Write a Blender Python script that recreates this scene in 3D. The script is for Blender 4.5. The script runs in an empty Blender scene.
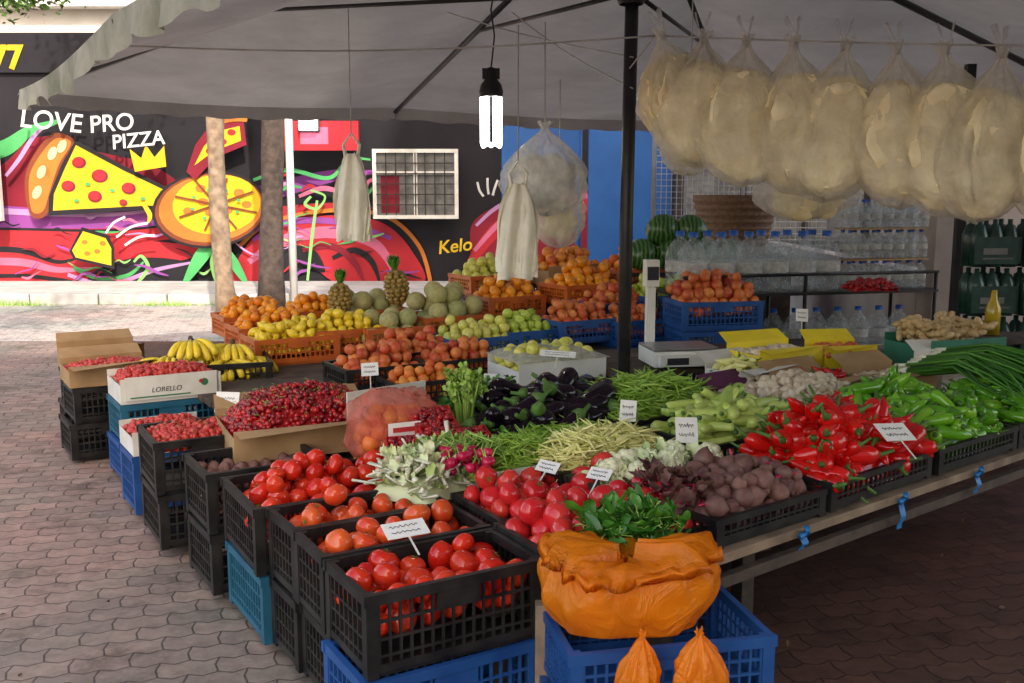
import bpy, math, random
import numpy as np
from mathutils import Vector, Matrix, Euler, noise
from mathutils.geometry import tessellate_polygon
random.seed(11); R = random
pi = math.pi
scene = bpy.context.scene
COL = scene.collection

# ------------------------------------------------------------------ materials
def newmat(name):
    m = bpy.data.materials.new(name); m.use_nodes = True
    nt = m.node_tree; b = nt.nodes['Principled BSDF']
    return m, nt, b
def N(nt, t, **k):
    n = nt.nodes.new(t)
    for a, v in k.items(): setattr(n, a, v)
    return n
def L_(nt, a, b): nt.links.new(a, b)
def c4(c): return (c[0], c[1], c[2], 1)
def ramp(nt, cols, pos=None, interp='LINEAR'):
    r = N(nt, 'ShaderNodeValToRGB'); e = r.color_ramp.elements
    r.color_ramp.interpolation = interp
    n = len(cols)
    if pos is None: pos = [i/(max(1, n-1)) for i in range(n)]
    while len(e) < n: e.new(0.5)
    for i in range(n): e[i].position = pos[i]; e[i].color = c4(cols[i])
    return r
def mix(nt, fac, a, b, mode='MIX'):
    m = N(nt, 'ShaderNodeMix', data_type='RGBA', blend_type=mode)
    for s, v in ((0, fac), (6, a), (7, b)):
        if hasattr(v, 'is_linked') or hasattr(v, 'links'): L_(nt, v, m.inputs[s])
        elif s == 0: m.inputs[0].default_value = v
        else: m.inputs[s].default_value = c4(v)
    return m.outputs[2]
def noise_n(nt, scale, detail=3, vec=None, rough=.5):
    n = N(nt, 'ShaderNodeTexNoise'); n.inputs['Scale'].default_value = scale
    n.inputs['Detail'].default_value = detail; n.inputs['Roughness'].default_value = rough
    if vec is not None: L_(nt, vec, n.inputs['Vector'])
    else:
        tc = N(nt, 'ShaderNodeTexCoord'); L_(nt, tc.outputs['Object'], n.inputs['Vector'])
    return n
def bump(nt, b, h, dist=.01, st=.5):
    bp = N(nt, 'ShaderNodeBump'); bp.inputs['Distance'].default_value = dist; bp.inputs['Strength'].default_value = st
    L_(nt, h, bp.inputs['Height']); L_(nt, bp.outputs[0], b.inputs['Normal'])
def pm(name, col, rough=.5, col2=None, nscale=6, bumpd=0, bscale=40, metal=0, spec=.5, pos=(.35, .65)):
    m, nt, b = newmat(name)
    b.inputs['Roughness'].default_value = rough; b.inputs['Metallic'].default_value = metal
    b.inputs['Specular IOR Level'].default_value = spec
    if col2 is None: col2 = tuple(x*.72 for x in col)
    n = noise_n(nt, nscale, 4); r = ramp(nt, [col, col2], list(pos)); L_(nt, n.outputs[0], r.inputs[0])
    L_(nt, r.outputs[0], b.inputs['Base Color'])
    if bumpd:
        n2 = noise_n(nt, bscale, 3); bump(nt, b, n2.outputs[0], bumpd, .6)
    return m
def fruit(name, cols, rough=.25, mott=None, mscale=25, mfac=.35, bumpd=0, bscale=120, spec=.5):
    m, nt, b = newmat(name)
    g = N(nt, 'ShaderNodeNewGeometry'); r = ramp(nt, cols); L_(nt, g.outputs['Random Per Island'], r.inputs[0])
    out = r.outputs[0]
    if mott:
        n = noise_n(nt, mscale, 3); rr = ramp(nt, [(0, 0, 0), (1, 1, 1)], [.42, .68]); L_(nt, n.outputs[0], rr.inputs[0])
        mu = N(nt, 'ShaderNodeMath', operation='MULTIPLY'); L_(nt, rr.outputs[0], mu.inputs[0]); mu.inputs[1].default_value = mfac
        out = mix(nt, mu.outputs[0], out, mott)
    L_(nt, out, b.inputs['Base Color'])
    b.inputs['Roughness'].default_value = rough; b.inputs['Specular IOR Level'].default_value = spec
    if bumpd:
        n2 = noise_n(nt, bscale, 2); bump(nt, b, n2.outputs[0], bumpd, .6)
    return m
def film(name, col, fac, rough=.2, bscale=9, bd=.02, tlf=.35):
    m, nt, b = newmat(name)
    b.inputs['Base Color'].default_value = c4(col); b.inputs['Roughness'].default_value = rough
    tr = N(nt, 'ShaderNodeBsdfTransparent'); tl = N(nt, 'ShaderNodeBsdfTranslucent'); tl.inputs[0].default_value = c4(col)
    m1 = N(nt, 'ShaderNodeMixShader'); m1.inputs[0].default_value = tlf
    L_(nt, b.outputs[0], m1.inputs[1]); L_(nt, tl.outputs[0], m1.inputs[2])
    ms = N(nt, 'ShaderNodeMixShader')
    n = noise_n(nt, bscale*.8, 4)
    mr = N(nt, 'ShaderNodeMapRange'); mr.inputs[1].default_value = .35; mr.inputs[2].default_value = .65
    mr.inputs[3].default_value = max(0, fac-.15); mr.inputs[4].default_value = min(1, fac+.15); L_(nt, n.outputs[0], mr.inputs[0])
    L_(nt, mr.outputs[0], ms.inputs[0]); L_(nt, tr.outputs[0], ms.inputs[1]); L_(nt, m1.outputs[0], ms.inputs[2])
    L_(nt, ms.outputs[0], nt.nodes['Material Output'].inputs[0])
    n2 = noise_n(nt, bscale, 5, rough=.65); n2.inputs['Distortion'].default_value = 1.2
    bump(nt, b, n2.outputs[0], bd, 1)
    return m

M = {}
M['tomato'] = fruit('tomato_skin', [(.48, .008, .005), (.62, .018, .008), (.66, .045, .012)], .12, (.68, .10, .02), 9, .35)
M['ptomato'] = fruit('pink_tomato_skin', [(.50, .008, .014), (.62, .018, .025), (.56, .03, .02)], .10, (.66, .09, .05), 10, .35)
M['otomato'] = fruit('orange_tomato_skin', [(.58, .025, .008), (.68, .07, .02), (.62, .04, .012)], .14, (.72, .18, .03), 9, .5)
M['calyx'] = pm('calyx_green', (.09, .20, .03), .6)
M['cherry'] = fruit('cherry_skin', [(.10, .002, .006), (.26, .006, .01), (.48, .015, .018)], .12)
M['straw'] = fruit('strawberry_skin', [(.46, .02, .015), (.55, .06, .04), (.32, .015, .015)], .35, bumpd=.002, bscale=300)
M['lemon'] = fruit('lemon_skin', [(.80, .56, .02), (.85, .64, .04), (.72, .52, .03)], .35, bumpd=.001)
M['orange'] = fruit('orange_skin', [(.82, .26, .01), (.85, .34, .015), (.74, .20, .008)], .38, bumpd=.001)
M['peach'] = fruit('peach_skin', [(.50, .05, .02), (.64, .17, .04), (.38, .02, .015)], .5, (.74, .34, .07), 14, .55)
M['apricot'] = fruit('apricot_skin', [(.78, .32, .04), (.74, .20, .03), (.64, .12, .02)], .5)
M['gapple'] = fruit('green_apple_skin', [(.38, .52, .05), (.50, .60, .09), (.32, .45, .04)], .25)
M['yapple'] = fruit('yellow_apple_skin', [(.62, .60, .10), (.70, .64, .15), (.52, .56, .09)], .3)
M['melon'] = fruit('melon_skin', [(.42, .38, .14), (.50, .44, .18), (.34, .36, .13)], .7, (.2, .22, .1), 40, .5, bumpd=.004, bscale=90)
M['banana'] = fruit('banana_skin', [(.86, .62, .03), (.9, .68, .05), (.8, .58, .02)], .4, (.45, .45, .05), 12, .25)
M['brown'] = pm('dry_stem_brown', (.12, .07, .03), .7)
M['bean'] = fruit('green_bean_skin', [(.15, .30, .02), (.25, .42, .04), (.34, .50, .08)], .4)
M['ybean'] = fruit('wax_bean_skin', [(.70, .66, .22), (.80, .76, .34), (.56, .58, .14)], .4)
M['zuc'] = fruit('pale_squash_skin', [(.42, .54, .10), (.56, .66, .16), (.34, .48, .08)], .35, (.28, .42, .1), 30, .35)
M['gpep'] = fruit('green_pepper_skin', [(.07, .25, .008), (.12, .36, .012), (.22, .47, .03)], .12)
M['rpep'] = fruit('red_pepper_skin', [(.55, .005, .004), (.70, .012, .008), (.44, .004, .004)], .10)
M['egg'] = fruit('eggplant_skin', [(.006, .002, .007), (.012, .004, .012)], .10, spec=.4)
M['beet'] = fruit('beet_skin', [(.08, .018, .025), (.20, .09, .07), (.12, .045, .045)], .65, (.25, .15, .11), 30, .6)
M['mush'] = fruit('mushroom_skin', [(.60, .48, .34), (.70, .60, .46), (.46, .35, .23)], .6)
M['ginger'] = fruit('ginger_skin', [(.52, .36, .16), (.6, .44, .22), (.44, .3, .13)], .65, (.35, .22, .1), 60, .5)
M['caul'] = fruit('cauliflower_curd', [(.78, .76, .52), (.68, .70, .42)], .7, bumpd=.004, bscale=150)
M['leafd'] = fruit('dark_leaf', [(.025, .11, .01), (.045, .18, .015), (.09, .27, .025)], .38)
M['leafl'] = fruit('pale_leaf', [(.25, .44, .05), (.40, .56, .12), (.17, .34, .04)], .4)
M['leafw'] = fruit('white_rib_leaf', [(.66, .74, .36), (.78, .82, .54), (.42, .60, .16)], .4)
M['radish'] = fruit('radish_skin', [(.48, .008, .06), (.58, .015, .08)], .22)
M['tree_leaf'] = fruit('tree_foliage', [(.04, .10, .015), (.07, .14, .02), (.10, .18, .03)], .5)
M['onionw'] = fruit('white_root_skin', [(.74, .74, .62), (.66, .66, .5)], .4)
M['blackp'] = pm('black_crate_plastic', (.008, .008, .009), .45, (.028, .026, .024), 9, .001, 200, spec=.3)
M['bluep'] = pm('blue_crate_plastic', (.010, .055, .22), .45, (.02, .09, .29), 6, spec=.35)
M['tealp'] = pm('teal_crate_plastic', (.012, .08, .14), .48, (.02, .12, .2), 6, spec=.35)
M['orangep'] = pm('orange_crate_plastic', (.62, .15, .02), .42, (.48, .10, .02), 6)
M['whitep'] = pm('white_plastic', (.76, .76, .71), .4, (.66, .66, .61), 6)
M['card'] = pm('brown_cardboard', (.42, .27, .13), .85, (.33, .20, .09), 7, .001, 60)
M['cardw'] = pm('white_cardboard', (.72, .71, .65), .7, (.58, .56, .50), 7)
M['cardp'] = pm('purple_cardboard', (.13, .015, .08), .6)
M['cardy'] = pm('yellow_cardboard', (.85, .68, .01), .6, (.75, .58, .02), 7)
M['cardg'] = pm('green_cardboard', (.03, .20, .12), .7)
M['cardr'] = pm('red_printed_card', (.5, .02, .02), .45)
M['wood'] = pm('table_plank_wood', (.32, .23, .15), .75, (.17, .12, .08), 9, .003, 50)
M['woodd'] = pm('dark_table_wood', (.10, .07, .05), .8, (.05, .035, .028), 9, .003, 50)
M['metald'] = pm('black_painted_steel', (.012, .012, .014), .4, (.025, .022, .022), 10, spec=.35)
M['steel'] = pm('galvanised_steel', (.5, .5, .5), .35, (.4, .4, .4), 10, metal=.9)
M['wht'] = pm('white_paint', (.78, .77, .73), .5, (.66, .64, .60), 5)
M['paper'] = pm('price_card_paper', (.85, .84, .80), .7, (.78, .77, .73), 20)
M['ink'] = pm('marker_ink', (.02, .02, .03), .6)
M['green_ink'] = pm('green_print_ink', (.03, .2, .08), .6)
M['red_ink'] = pm('red_print_ink', (.5, .03, .03), .6)
M['rope'] = pm('rope_fibre', (.55, .53, .48), .8)
M['blueline'] = pm('blue_tape', (.02, .22, .6), .5)
M['bluewall'] = pm('blue_board_paint', (.008, .08, .28), .55, (.012, .10, .33), 3)
M['bark'] = pm('light_bark', (.36, .26, .17), .9, (.18, .12, .08), 9, .02, 18)
M['barkd'] = pm('dark_bark', (.10, .07, .055), .9, (.045, .033, .027), 9, .03, 14)
M['bag_or'] = film('orange_bag_film', (1, .34, .012), .84, .14, 7, .025, .5)
M['bag_wh'] = film('white_bag_film', (.93, .93, .90), .5, .18, 16, .03, .5)
M['bag_cl'] = film('clear_bag_film', (1, .97, .86), .46, .10, 9, .06, .45)
M['bag_cr'] = pm('cream_bag_plastic', (.86, .82, .68), .45, (.76, .72, .58), 12, .012, 18)
M['bread'] = fruit('flatbread_crumb', [(.96, .83, .50), (.98, .88, .60), (.94, .78, .44)], .8, (.82, .62, .28), 14, .4, bumpd=.01, bscale=22)
M['net'] = film('net_film', (.7, .7, .66), .75, .5, 40, .01)
M['capblue'] = pm('blue_bottle_cap', (.02, .12, .5), .4)
M['bottle'] = film('bottle_plastic', (.62, .70, .74), .26, .06, 30, .01)
M['oil'] = pm('yellow_oil_bottle', (.45, .32, .02), .15)

# ------------------------------------------------------------------ mesh helpers
class MB:
    def __init__(s): s.V = []; s.F = []; s.I = []; s.S = []; s.n = 0
    def add(s, V, F, mi=0, M3=None, t=None, smooth=True):
        V = np.asarray(V, float)
        if M3 is not None: V = V @ np.asarray(M3).T
        if t is not None: V = V + np.asarray(t)
        o = s.n
        s.V.append(V); s.F.extend([tuple(i+o for i in f) for f in F])
        s.I.extend([mi]*len(F)); s.S.extend([smooth]*len(F)); s.n += len(V)
    def box(s, x0, x1, y0, y1, z0, z1, mi=0):
        V = [(x, y, z) for z in (z0, z1) for y in (y0, y1) for x in (x0, x1)]
        s.add(V, [(0, 2, 3, 1), (4, 5, 7, 6), (0, 1, 5, 4), (2, 6, 7, 3), (0, 4, 6, 2), (1, 3, 7, 5)], mi, smooth=False)
    def parts(s, T, M3=None, t=None, off=0):
        for V, F, mi in T: s.add(V, F, mi+off, M3, t)
    def build(s, name, mats, parent=None, loc=None, rot=None, bevel=0):
        me = bpy.data.meshes.new(name)
        V = np.concatenate(s.V) if s.V else np.zeros((0, 3))
        me.from_pydata(V.tolist(), [], s.F)
        me.polygons.foreach_set('material_index', s.I); me.polygons.foreach_set('use_smooth', s.S)
        for m in mats: me.materials.append(M[m] if isinstance(m, str) else m)
        me.update()
        o = bpy.data.objects.new(name, me); COL.objects.link(o)
        if parent: o.parent = parent
        if loc: o.location = loc
        if rot: o.rotation_euler = rot
        if bevel:
            b = o.modifiers.new('bev', 'BEVEL'); b.width = bevel; b.segments = 2; b.limit_method = 'ANGLE'
        return o
def empty(name, loc=(0, 0, 0), rz=0):
    e = bpy.data.objects.new(name, None); COL.objects.link(e); e.location = loc; e.rotation_euler = (0, 0, rz); e.empty_display_size = .1
    return e
def eul(x, y, z): return np.array(Euler((x, y, z)).to_matrix())
def uvs(nu, nv, fn=None):
    V = [(0, 0, 1)]
    for j in range(1, nv):
        th = pi*j/nv
        for i in range(nu):
            ph = 2*pi*i/nu; V.append((math.sin(th)*math.cos(ph), math.sin(th)*math.sin(ph), math.cos(th)))
    V.append((0, 0, -1)); F = []
    for i in range(nu): F.append((0, 1+i, 1+(i+1) % nu))
    for j in range(nv-2):
        a = 1+j*nu
        for i in range(nu): F.append((a+i, a+nu+i, a+nu+(i+1) % nu, a+(i+1) % nu))
    a = 1+(nv-2)*nu; l = len(V)-1
    for i in range(nu): F.append((a+i, l, a+(i+1) % nu))
    V = np.array(V)
    if fn: V = np.array([fn(*v) for v in V])
    return V, F
def tube(P, rad, seg=7, cap=True, flat=1):
    P = [Vector(p) for p in P]; n = len(P)
    if not hasattr(rad, '__len__'): rad = [rad]*n
    V = []; F = []; up = Vector((0, 0, 1))
    d0 = (P[1]-P[0]).normalized()
    if abs(d0.dot(up)) > .9: up = Vector((1, 0, 0))
    for i in range(n):
        d = (P[min(i+1, n-1)]-P[max(i-1, 0)]).normalized()
        a = d.cross(up).normalized(); b = a.cross(d).normalized()
        for k in range(seg):
            t = 2*pi*k/seg; V.append(P[i]+a*math.cos(t)*rad[i]+b*math.sin(t)*rad[i]*flat)
    for i in range(n-1):
        for k in range(seg):
            F.append((i*seg+k, i*seg+(k+1) % seg, (i+1)*seg+(k+1) % seg, (i+1)*seg+k))
    if cap:
        F.append(tuple(range(seg-1, -1, -1))); F.append(tuple(range((n-1)*seg, n*seg)))
    return np.array([tuple(v) for v in V]), F
def lathe(prof, seg=16):
    V = []; F = []; n = len(prof)
    for r, z in prof:
        for k in range(seg): V.append((r*math.cos(2*pi*k/seg), r*math.sin(2*pi*k/seg), z))
    for i in range(n-1):
        for k in range(seg): F.append((i*seg+k, i*seg+(k+1) % seg, (i+1)*seg+(k+1) % seg, (i+1)*seg+k))
    return np.array(V), F

# produce templates, unit radius
def t_ball(sx=1, sy=1, sz=1, nu=12, nv=9, rib=0, nr=5, dip=0, lump=0, point=0, mi=0, seed=0):
    def fn(x, y, z):
        ph = math.atan2(y, x); rho = math.hypot(x, y)
        k = 1+rib*math.cos(nr*ph)*rho
        X, Y, Z = x*k, y*k, z
        if dip and z > 0: Z -= dip*math.exp(-(rho/.38)**2)
        if dip and z < 0: Z += dip*.4*math.exp(-(rho/.3)**2)
        if point: Z += point*math.copysign(max(0, 1-rho*2.2), z)
        if lump:
            q = noise.noise(Vector((x*1.3+seed*7, y*1.3, z*1.3)))*lump; X *= 1+q; Y *= 1+q; Z *= 1+q
        return (X*sx, Y*sy, Z*sz)
    V, F = uvs(nu, nv, fn); return (V, F, mi)
def calyx(z=.72, r=.38, mi=1):
    V = [(0, 0, z)]; F = []
    for k in range(5):
        a = 2*pi*k/5
        V += [(math.cos(a-.35)*r*.35, math.sin(a-.35)*r*.35, z+.02), (math.cos(a)*r, math.sin(a)*r, z+.12), (math.cos(a+.35)*r*.35, math.sin(a+.35)*r*.35, z+.02)]
        F += [(0, 1+3*k, 2+3*k), (0, 2+3*k, 3+3*k)]
    return (np.array(V), F, mi)
def st(z=.75, l=.25, r=.05, mi=1):
    V, F = tube([(0, 0, z), (.03, 0, z+l*.5), (.08, .03, z+l)], r, 5); return (V, F, mi)
T_tom = [[t_ball(1, .97, .80, 16, 12, .035, 5, .2, seed=1), calyx(), st(.62, .2)], [t_ball(1, 1, .84, 16, 12, .02, 4, .16, seed=2)],
         [t_ball(1.03, .95, .78, 16, 12, .05, 6, .22, .08, seed=3), calyx(.66), st(.6, .15)], [t_ball(.98, 1, .82, 16, 12, .03, 5, .1, .05, seed=4)]]
T_round = [[t_ball(1, 1, .96, 12, 9, seed=1)], [t_ball(1, .98, .97, 12, 9, lump=.06, seed=2)]]
T_apple = [[t_ball(1, 1, .9, 12, 10, .02, 5, .25, seed=1), st(.6, .35, .04)], [t_ball(1, .97, .92, 12, 10, .02, 5, .2, seed=3), st(.6, .3, .04)]]
T_lemon = [[t_ball(.8, .8, 1.05, 12, 10, point=.35)], [t_ball(.84, .82, 1.0, 12, 10, point=.3)]]
T_cherry = [[t_ball(1, 1, .95, 8, 6)]]
T_straw = [[t_ball(.85, .85, 1, 8, 7, point=.2, seed=i)] for i in range(2)]
T_pot = [[t_ball(1.25, .9, .8, 10, 8, lump=.25, seed=i)] for i in range(4)]
as1 = lambda VF: (VF[0], VF[1], 1)
as0 = lambda VF: (VF[0], VF[1], 0)
T_beet = [[t_ball(1, 1, .9, 12, 9, lump=.2, point=.3, seed=i)] for i in range(3)] + [[t_ball(1, 1, .9, 12, 9, lump=.15, point=.3, seed=i), as1(tube([(0, 0, .9), (.1, .1, 1.3), (.3, .2, 1.6)], [.2, .14, .1], 5))] for i in range(2)]
def t_mush():
    V, F = lathe([(.001, .62), (.5, .55), (.9, .2), (1, -.1), (.85, -.28), (.35, -.3), (.3, -.9), (.001, -.95)], 12); return [(V, F, 0)]
T_mush = [t_mush(), [t_ball(1, 1, .85, 10, 8, lump=.2, seed=4)]]
def pepper(L=1, r=.14, bend=.3, wav=.08, seed=0, blunt=False):
    rr = random.Random(seed)
    P = []; rad = []; n = 10
    a = rr.uniform(-1, 1)*bend; b = rr.uniform(-1, 1)*bend
    prof = (.6, .98, 1.05, 1, .98, .95, .88, .74, .5, .12) if blunt else (.55, .95, 1.05, 1, .95, .88, .78, .62, .42, .12)
    for i in range(n):
        t = i/(n-1); P.append((t*L-.5*L, a*(t*t-.3)*L*.6+wav*math.sin(t*5+seed)*L*.4, b*t*t*L*.3))
        rad.append(r*prof[i])
    V, F = tube(P, rad, 10); s = Vector(P[0])
    V2, F2 = tube([s+Vector((.02, 0, 0)), s-Vector((.06*L, 0, 0)), s-Vector((.26*L, .03*L, -.05*L))], [r*.62, r*.22, r*.16], 6)
    return [(V, F, 0), (V2, F2, 1)]
T_rpep = [pepper(1, .155, .8, .14, i) for i in range(8)]
T_gpep = [pepper(.95, .17, .4, .07, i, True) for i in range(8)]
T_beanS = [[as0(tube([(-.5, a*.1, 0), (-.25, -a*.03, 0), (0, -a*.08, .02), (.25, -a*.02, 0), (.5, a*.14, 0)], [.006, .03, .034, .03, .006], 6))] for a in (-1.3, -.6, .4, 1, 1.6)]
T_zuc = [[as0(tube([(-.5, a*.05, 0), (-.44, a*.03, 0), (-.2, 0, 0), (.1, -.02*a, 0), (.38, 0, 0), (.48, .02*a, 0), (.5, .02*a, 0)], [.05, .085, .1, .125, .14, .09, .03], 10)),
          as1(tube([(-.5, a*.05, 0), (-.6, a*.06, 0)], [.045, .04], 6))] for a in (-1, .2, 1.2)]
T_egg = [[as0(tube([(-.5, a*.06, 0), (-.42, a*.05, 0), (-.2, .01, 0), (.1, -.03*a, 0), (.35, -.01, 0), (.47, .02*a, 0), (.5, .02*a, 0)], [.06, .10, .13, .17, .17, .09, .02], 12)),
          as1(tube([(-.4, a*.05, 0), (-.5, a*.06, 0), (-.56, a*.06, 0), (-.68, a*.09, .02)], [.115, .09, .035, .03], 8))] for a in (-1, .2, 1.2)]
def leaf(L=1, W=.4, curl=.4, fold=.15, wav=.05, mi=0, seed=0):
    V = []; F = []; n = 6; m = 4
    for i in range(n+1):
        t = i/n; w = W*max(0, math.sin(pi*min(1, t*.92+.08)))**.8
        for j in range(m+1):
            s = j/m*2-1
            V.append((t*L*math.cos(curl*t), s*w*.5, math.sin(t*curl*1.3)*L*.4+fold*abs(s)*w+wav*math.sin(t*11+s*4+seed)*abs(s)))
    for i in range(n):
        for j in range(m): a = i*(m+1)+j; F.append((a, a+1, a+m+2, a+m+1))
    return (np.array(V), F, mi)
T_leaf = [[leaf(seed=i, curl=c), as1(tube([(-.5, 0, -.05), (-.2, 0, -.02), (.3, 0, .04)], [.02, .02, .012], 4))] for i, c in enumerate((.3, .8, -.5, 1.1))]
T_let = [[leaf(1, .8, c, .25, .09, 0, i)] for i, c in enumerate((.5, 1.0, 1.4))]
T_chard = [[leaf(.8, .42, c, .25, .12, 0, i), as1(tube([(-.8, 0, -.06), (-.2, .02, -.01), (.6, 0, .06)], [.10, .08, .03], 6, flat=.5))] for i, c in enumerate((.3, .8, 1.2))]

def pile_balls(mb, T, w, d, z0, r, layers, full=1, jit=.3, var=.13, skip=.12):
    sx, sy = R.uniform(0, 50), R.uniform(0, 50)
    for k in range(layers):
        ins = r*(.95+1.0*max(0, k-full+1)*.75)
        x0, x1, y0, y1 = -w/2+ins, w/2-ins, -d/2+ins, d/2-ins
        if x1 <= x0 or y1 <= y0: break
        nx = max(1, int((x1-x0)/(1.9*r))+1); ny = max(1, int((y1-y0)/(1.7*r))+1)
        for j in range(ny):
            for i in range(nx):
                if k >= full and R.random() < skip*(k+1-full)*1.3: continue
                x = x0+(x1-x0)*((i+.5*((j+k) % 2))/(nx-.5 if nx > 1 else 1)) if nx > 1 else (x0+x1)/2
                y = y0+(y1-y0)*(j/(ny-1)) if ny > 1 else (y0+y1)/2
                s = r*(1+R.uniform(-var, var))
                hz = noise.noise(Vector((x*4/max(w, .2)+sx, y*4/max(w, .2)+sy, 0)))*r*1.1
                p = (min(x1, x)+R.uniform(-jit, jit)*r, y+R.uniform(-jit, jit)*r, z0+r+k*1.35*r+hz*(k/max(1, layers-1))+R.uniform(-jit, jit)*r*.8)
                mb.parts(R.choice(T), eul(R.gauss(0, .9), R.gauss(0, .9), R.uniform(0, 6.3))*s, p)
def dome(mb, w, d, z0, h, mi=0, n=10):
    V = []; F = []
    for j in range(n+1):
        for i in range(n+1):
            u = i/n*2-1; v = j/n*2-1
            V.append((u*w/2, v*d/2, z0+h*(1-u**4)*(1-v**4)**.8+R.uniform(-.004, .004)))
    for j in range(n):
        for i in range(n): a = j*(n+1)+i; F.append((a, a+1, a+n+2, a+n+1))
    mb.add(V, F, mi)
def heap_small(mb, T, w, d, z0, h, r, dens=1.5, stems=0):
    dome(mb, w, d, z0, h*.9); n = int(w*d/(r*r)*dens*.5); sx = R.uniform(0, 9)
    for q in range(n):
        u = R.uniform(-.97, .97); v = R.uniform(-.97, .97)
        k = (1-u**4)*(1-v**4)**.8; z = z0+h*k*.92+noise.noise(Vector((u*3+sx, v*3, 0)))*h*.25*k+R.uniform(-.3, 1.1)*r
        mb.parts(R.choice(T), eul(R.uniform(-1, 1), R.uniform(-1, 1), R.uniform(0, 6.3))*r*R.uniform(.8, 1.15), (u*w/2, v*d/2, z))
        if R.random() < stems:
            a = R.uniform(0, 6.3); p = Vector((u*w/2, v*d/2, z+r*.7)); V, F = tube([p, p+Vector((math.cos(a)*.015, math.sin(a)*.015, .012)), p+Vector((math.cos(a)*.03, math.sin(a)*.03, .012))], .0011, 4); mb.add(V, F, 1)
def pile_sticks(mb, T, w, d, z0, h, L, n, ang=None, spread=1.5, tilt=.25, var=.2, thick=.03):
    dome(mb, w, d, z0-.02, h*.8, 0)
    for q in range(n):
        u = R.uniform(-.93, .93); v = R.uniform(-.93, .93)
        k = (1-abs(u)**3)*(1-abs(v)**3)
        a = R.uniform(0, 2*pi) if ang is None else ang+R.gauss(0, spread)+(pi if R.random() < .5 else 0)
        s = L*(1+R.uniform(-var, var))
        lx = abs(math.cos(a))*s*.38; ly = abs(math.sin(a))*s*.38
        x = max(-w/2+lx, min(w/2-lx, u*w/2)) if w > 2*lx else 0; y = max(-d/2+ly, min(d/2-ly, v*d/2)) if d > 2*ly else 0
        z = z0+h*k*.85+R.uniform(-.2, 1)*thick
        mb.parts(R.choice(T), eul(R.gauss(0, .5), R.gauss(0, tilt), a)*s, (x, y, z))

def crate_mesh(mb, w, d, h, z=0, mi=0):
    mb.box(-w/2+.012, w/2-.012, -d/2+.012, d/2-.012, z, z+.014, mi)
    for sx in (-1, 1):
        for sy in (-1, 1):
            cx = sx*(w/2-.018); cy = sy*(d/2-.018); mb.box(cx-.018, cx+.018, cy-.018, cy+.018, z+.001, z+h-.002, mi)
    r = .032 if h > .15 else .022
    for sy in (-1, 1):
        y = sy*(d/2-.008)
        mb.box(-w/2-.006, w/2+.006, y-.010, y+.010, z+h-r, z+h, mi)
        mb.box(-w/2+.03, w/2-.03, y-.007, y+.007, z+.016, z+.04, mi)
        nb = max(4, int((w-.08)/.032))
        for i in range(nb+1):
            x = -w/2+.04+(w-.08)*i/nb; mb.box(x-.0035, x+.0035, y-.005, y+.005, z+.039, z+h-r+.002, mi)
        for f in ((.25, .45, .66) if h > .15 else (.5,)):
            mb.box(-w/2+.03, w/2-.03, y-.0042, y+.0042, z+h*f-.004, z+h*f+.004, mi)
        if h > .15: mb.box(-.07, .07, y-.0065, y+.0065, z+h*.66, z+h-r+.001, mi)
    for sx in (-1, 1):
        x = sx*(w/2-.008)
        mb.box(x-.010, x+.010, -d/2+.0105, d/2-.0105, z+h-r, z+h-.001, mi)
        mb.box(x-.007, x+.007, -d/2+.03, d/2-.03, z+.016, z+.04, mi)
        nb = max(3, int((d-.08)/.032))
        for i in range(nb+1):
            y = -d/2+.04+(d-.08)*i/nb; mb.box(x-.005, x+.005, y-.0035, y+.0035, z+.039, z+h-r+.002, mi)
        for f in ((.25, .45, .66) if h > .15 else (.5,)):
            mb.box(x-.0042, x+.0042, -d/2+.03, d/2-.03, z+h*f-.004, z+h*f+.004, mi)
def carton_mesh(mb, w, d, h, z=0, mi=0, flaps=False, cut=True):
    t = .005
    mb.box(-w/2, w/2, -d/2, d/2, z, z+t, mi)
    mb.box(-w/2, w/2, -d/2, -d/2+t, z+t+.0005, z+h, mi); mb.box(-w/2, w/2, d/2-t, d/2, z+t+.0005, z+h, mi)
    hh = h*(.75 if cut else 1)
    mb.box(-w/2, -w/2+t, -d/2+t+.0005, d/2-t-.0005, z+t+.0005, z+hh, mi); mb.box(w/2-t, w/2, -d/2+t+.0005, d/2-t-.0005, z+t+.0005, z+hh, mi)
    if flaps:
        for s in (-1, 1):
            V = [(-w/2, s*d/2, z+h), (w/2, s*d/2, z+h), (w/2-.01, s*(d/2+.09), z+h+.02+.03*(s > 0)), (-w/2+.01, s*(d/2+.10), z+h-.01+.06*(s > 0))]
            mb.add(V, [(0, 1, 2, 3)], mi, smooth=False)

def stand(name, x, y, rim, w, d, h, rot, cmat, fill, kind='crate', under=(), uh=.25, tilt=0):
    """a crate (or carton) of produce, with the crates it is stacked on"""
    e = empty(name, (x, y, 0), math.radians(rot+R.uniform(-1.2, 1.2)))
    mb = MB()
    if kind == 'crate': crate_mesh(mb, w, d, h, 0)
    else: carton_mesh(mb, w, d, h, 0, 0, kind == 'cartonf')
    mb.build('crate' if kind == 'crate' else 'carton', [cmat], e, (0, 0, rim-h), (tilt, 0, 0))
    z = rim-h-.004
    for i, um in enumerate(under):
        mb = MB(); crate_mesh(mb, w, d, uh); j = R.uniform(-.02, .02)
        mb.build('support_crate_%d' % (i+1), [um], e, (j, R.uniform(-.01, .01), z-uh), (0, 0, R.uniform(-.03, .03))); z -= uh+.004
    for f in (fill if isinstance(fill, list) else [fill]):
        if f is None: continue
        nm, mats, fn = f
        mb = MB(); fn(mb); mb.build(nm, mats, e, (0, 0, rim-h), (tilt, 0, 0))
    return e
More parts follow.
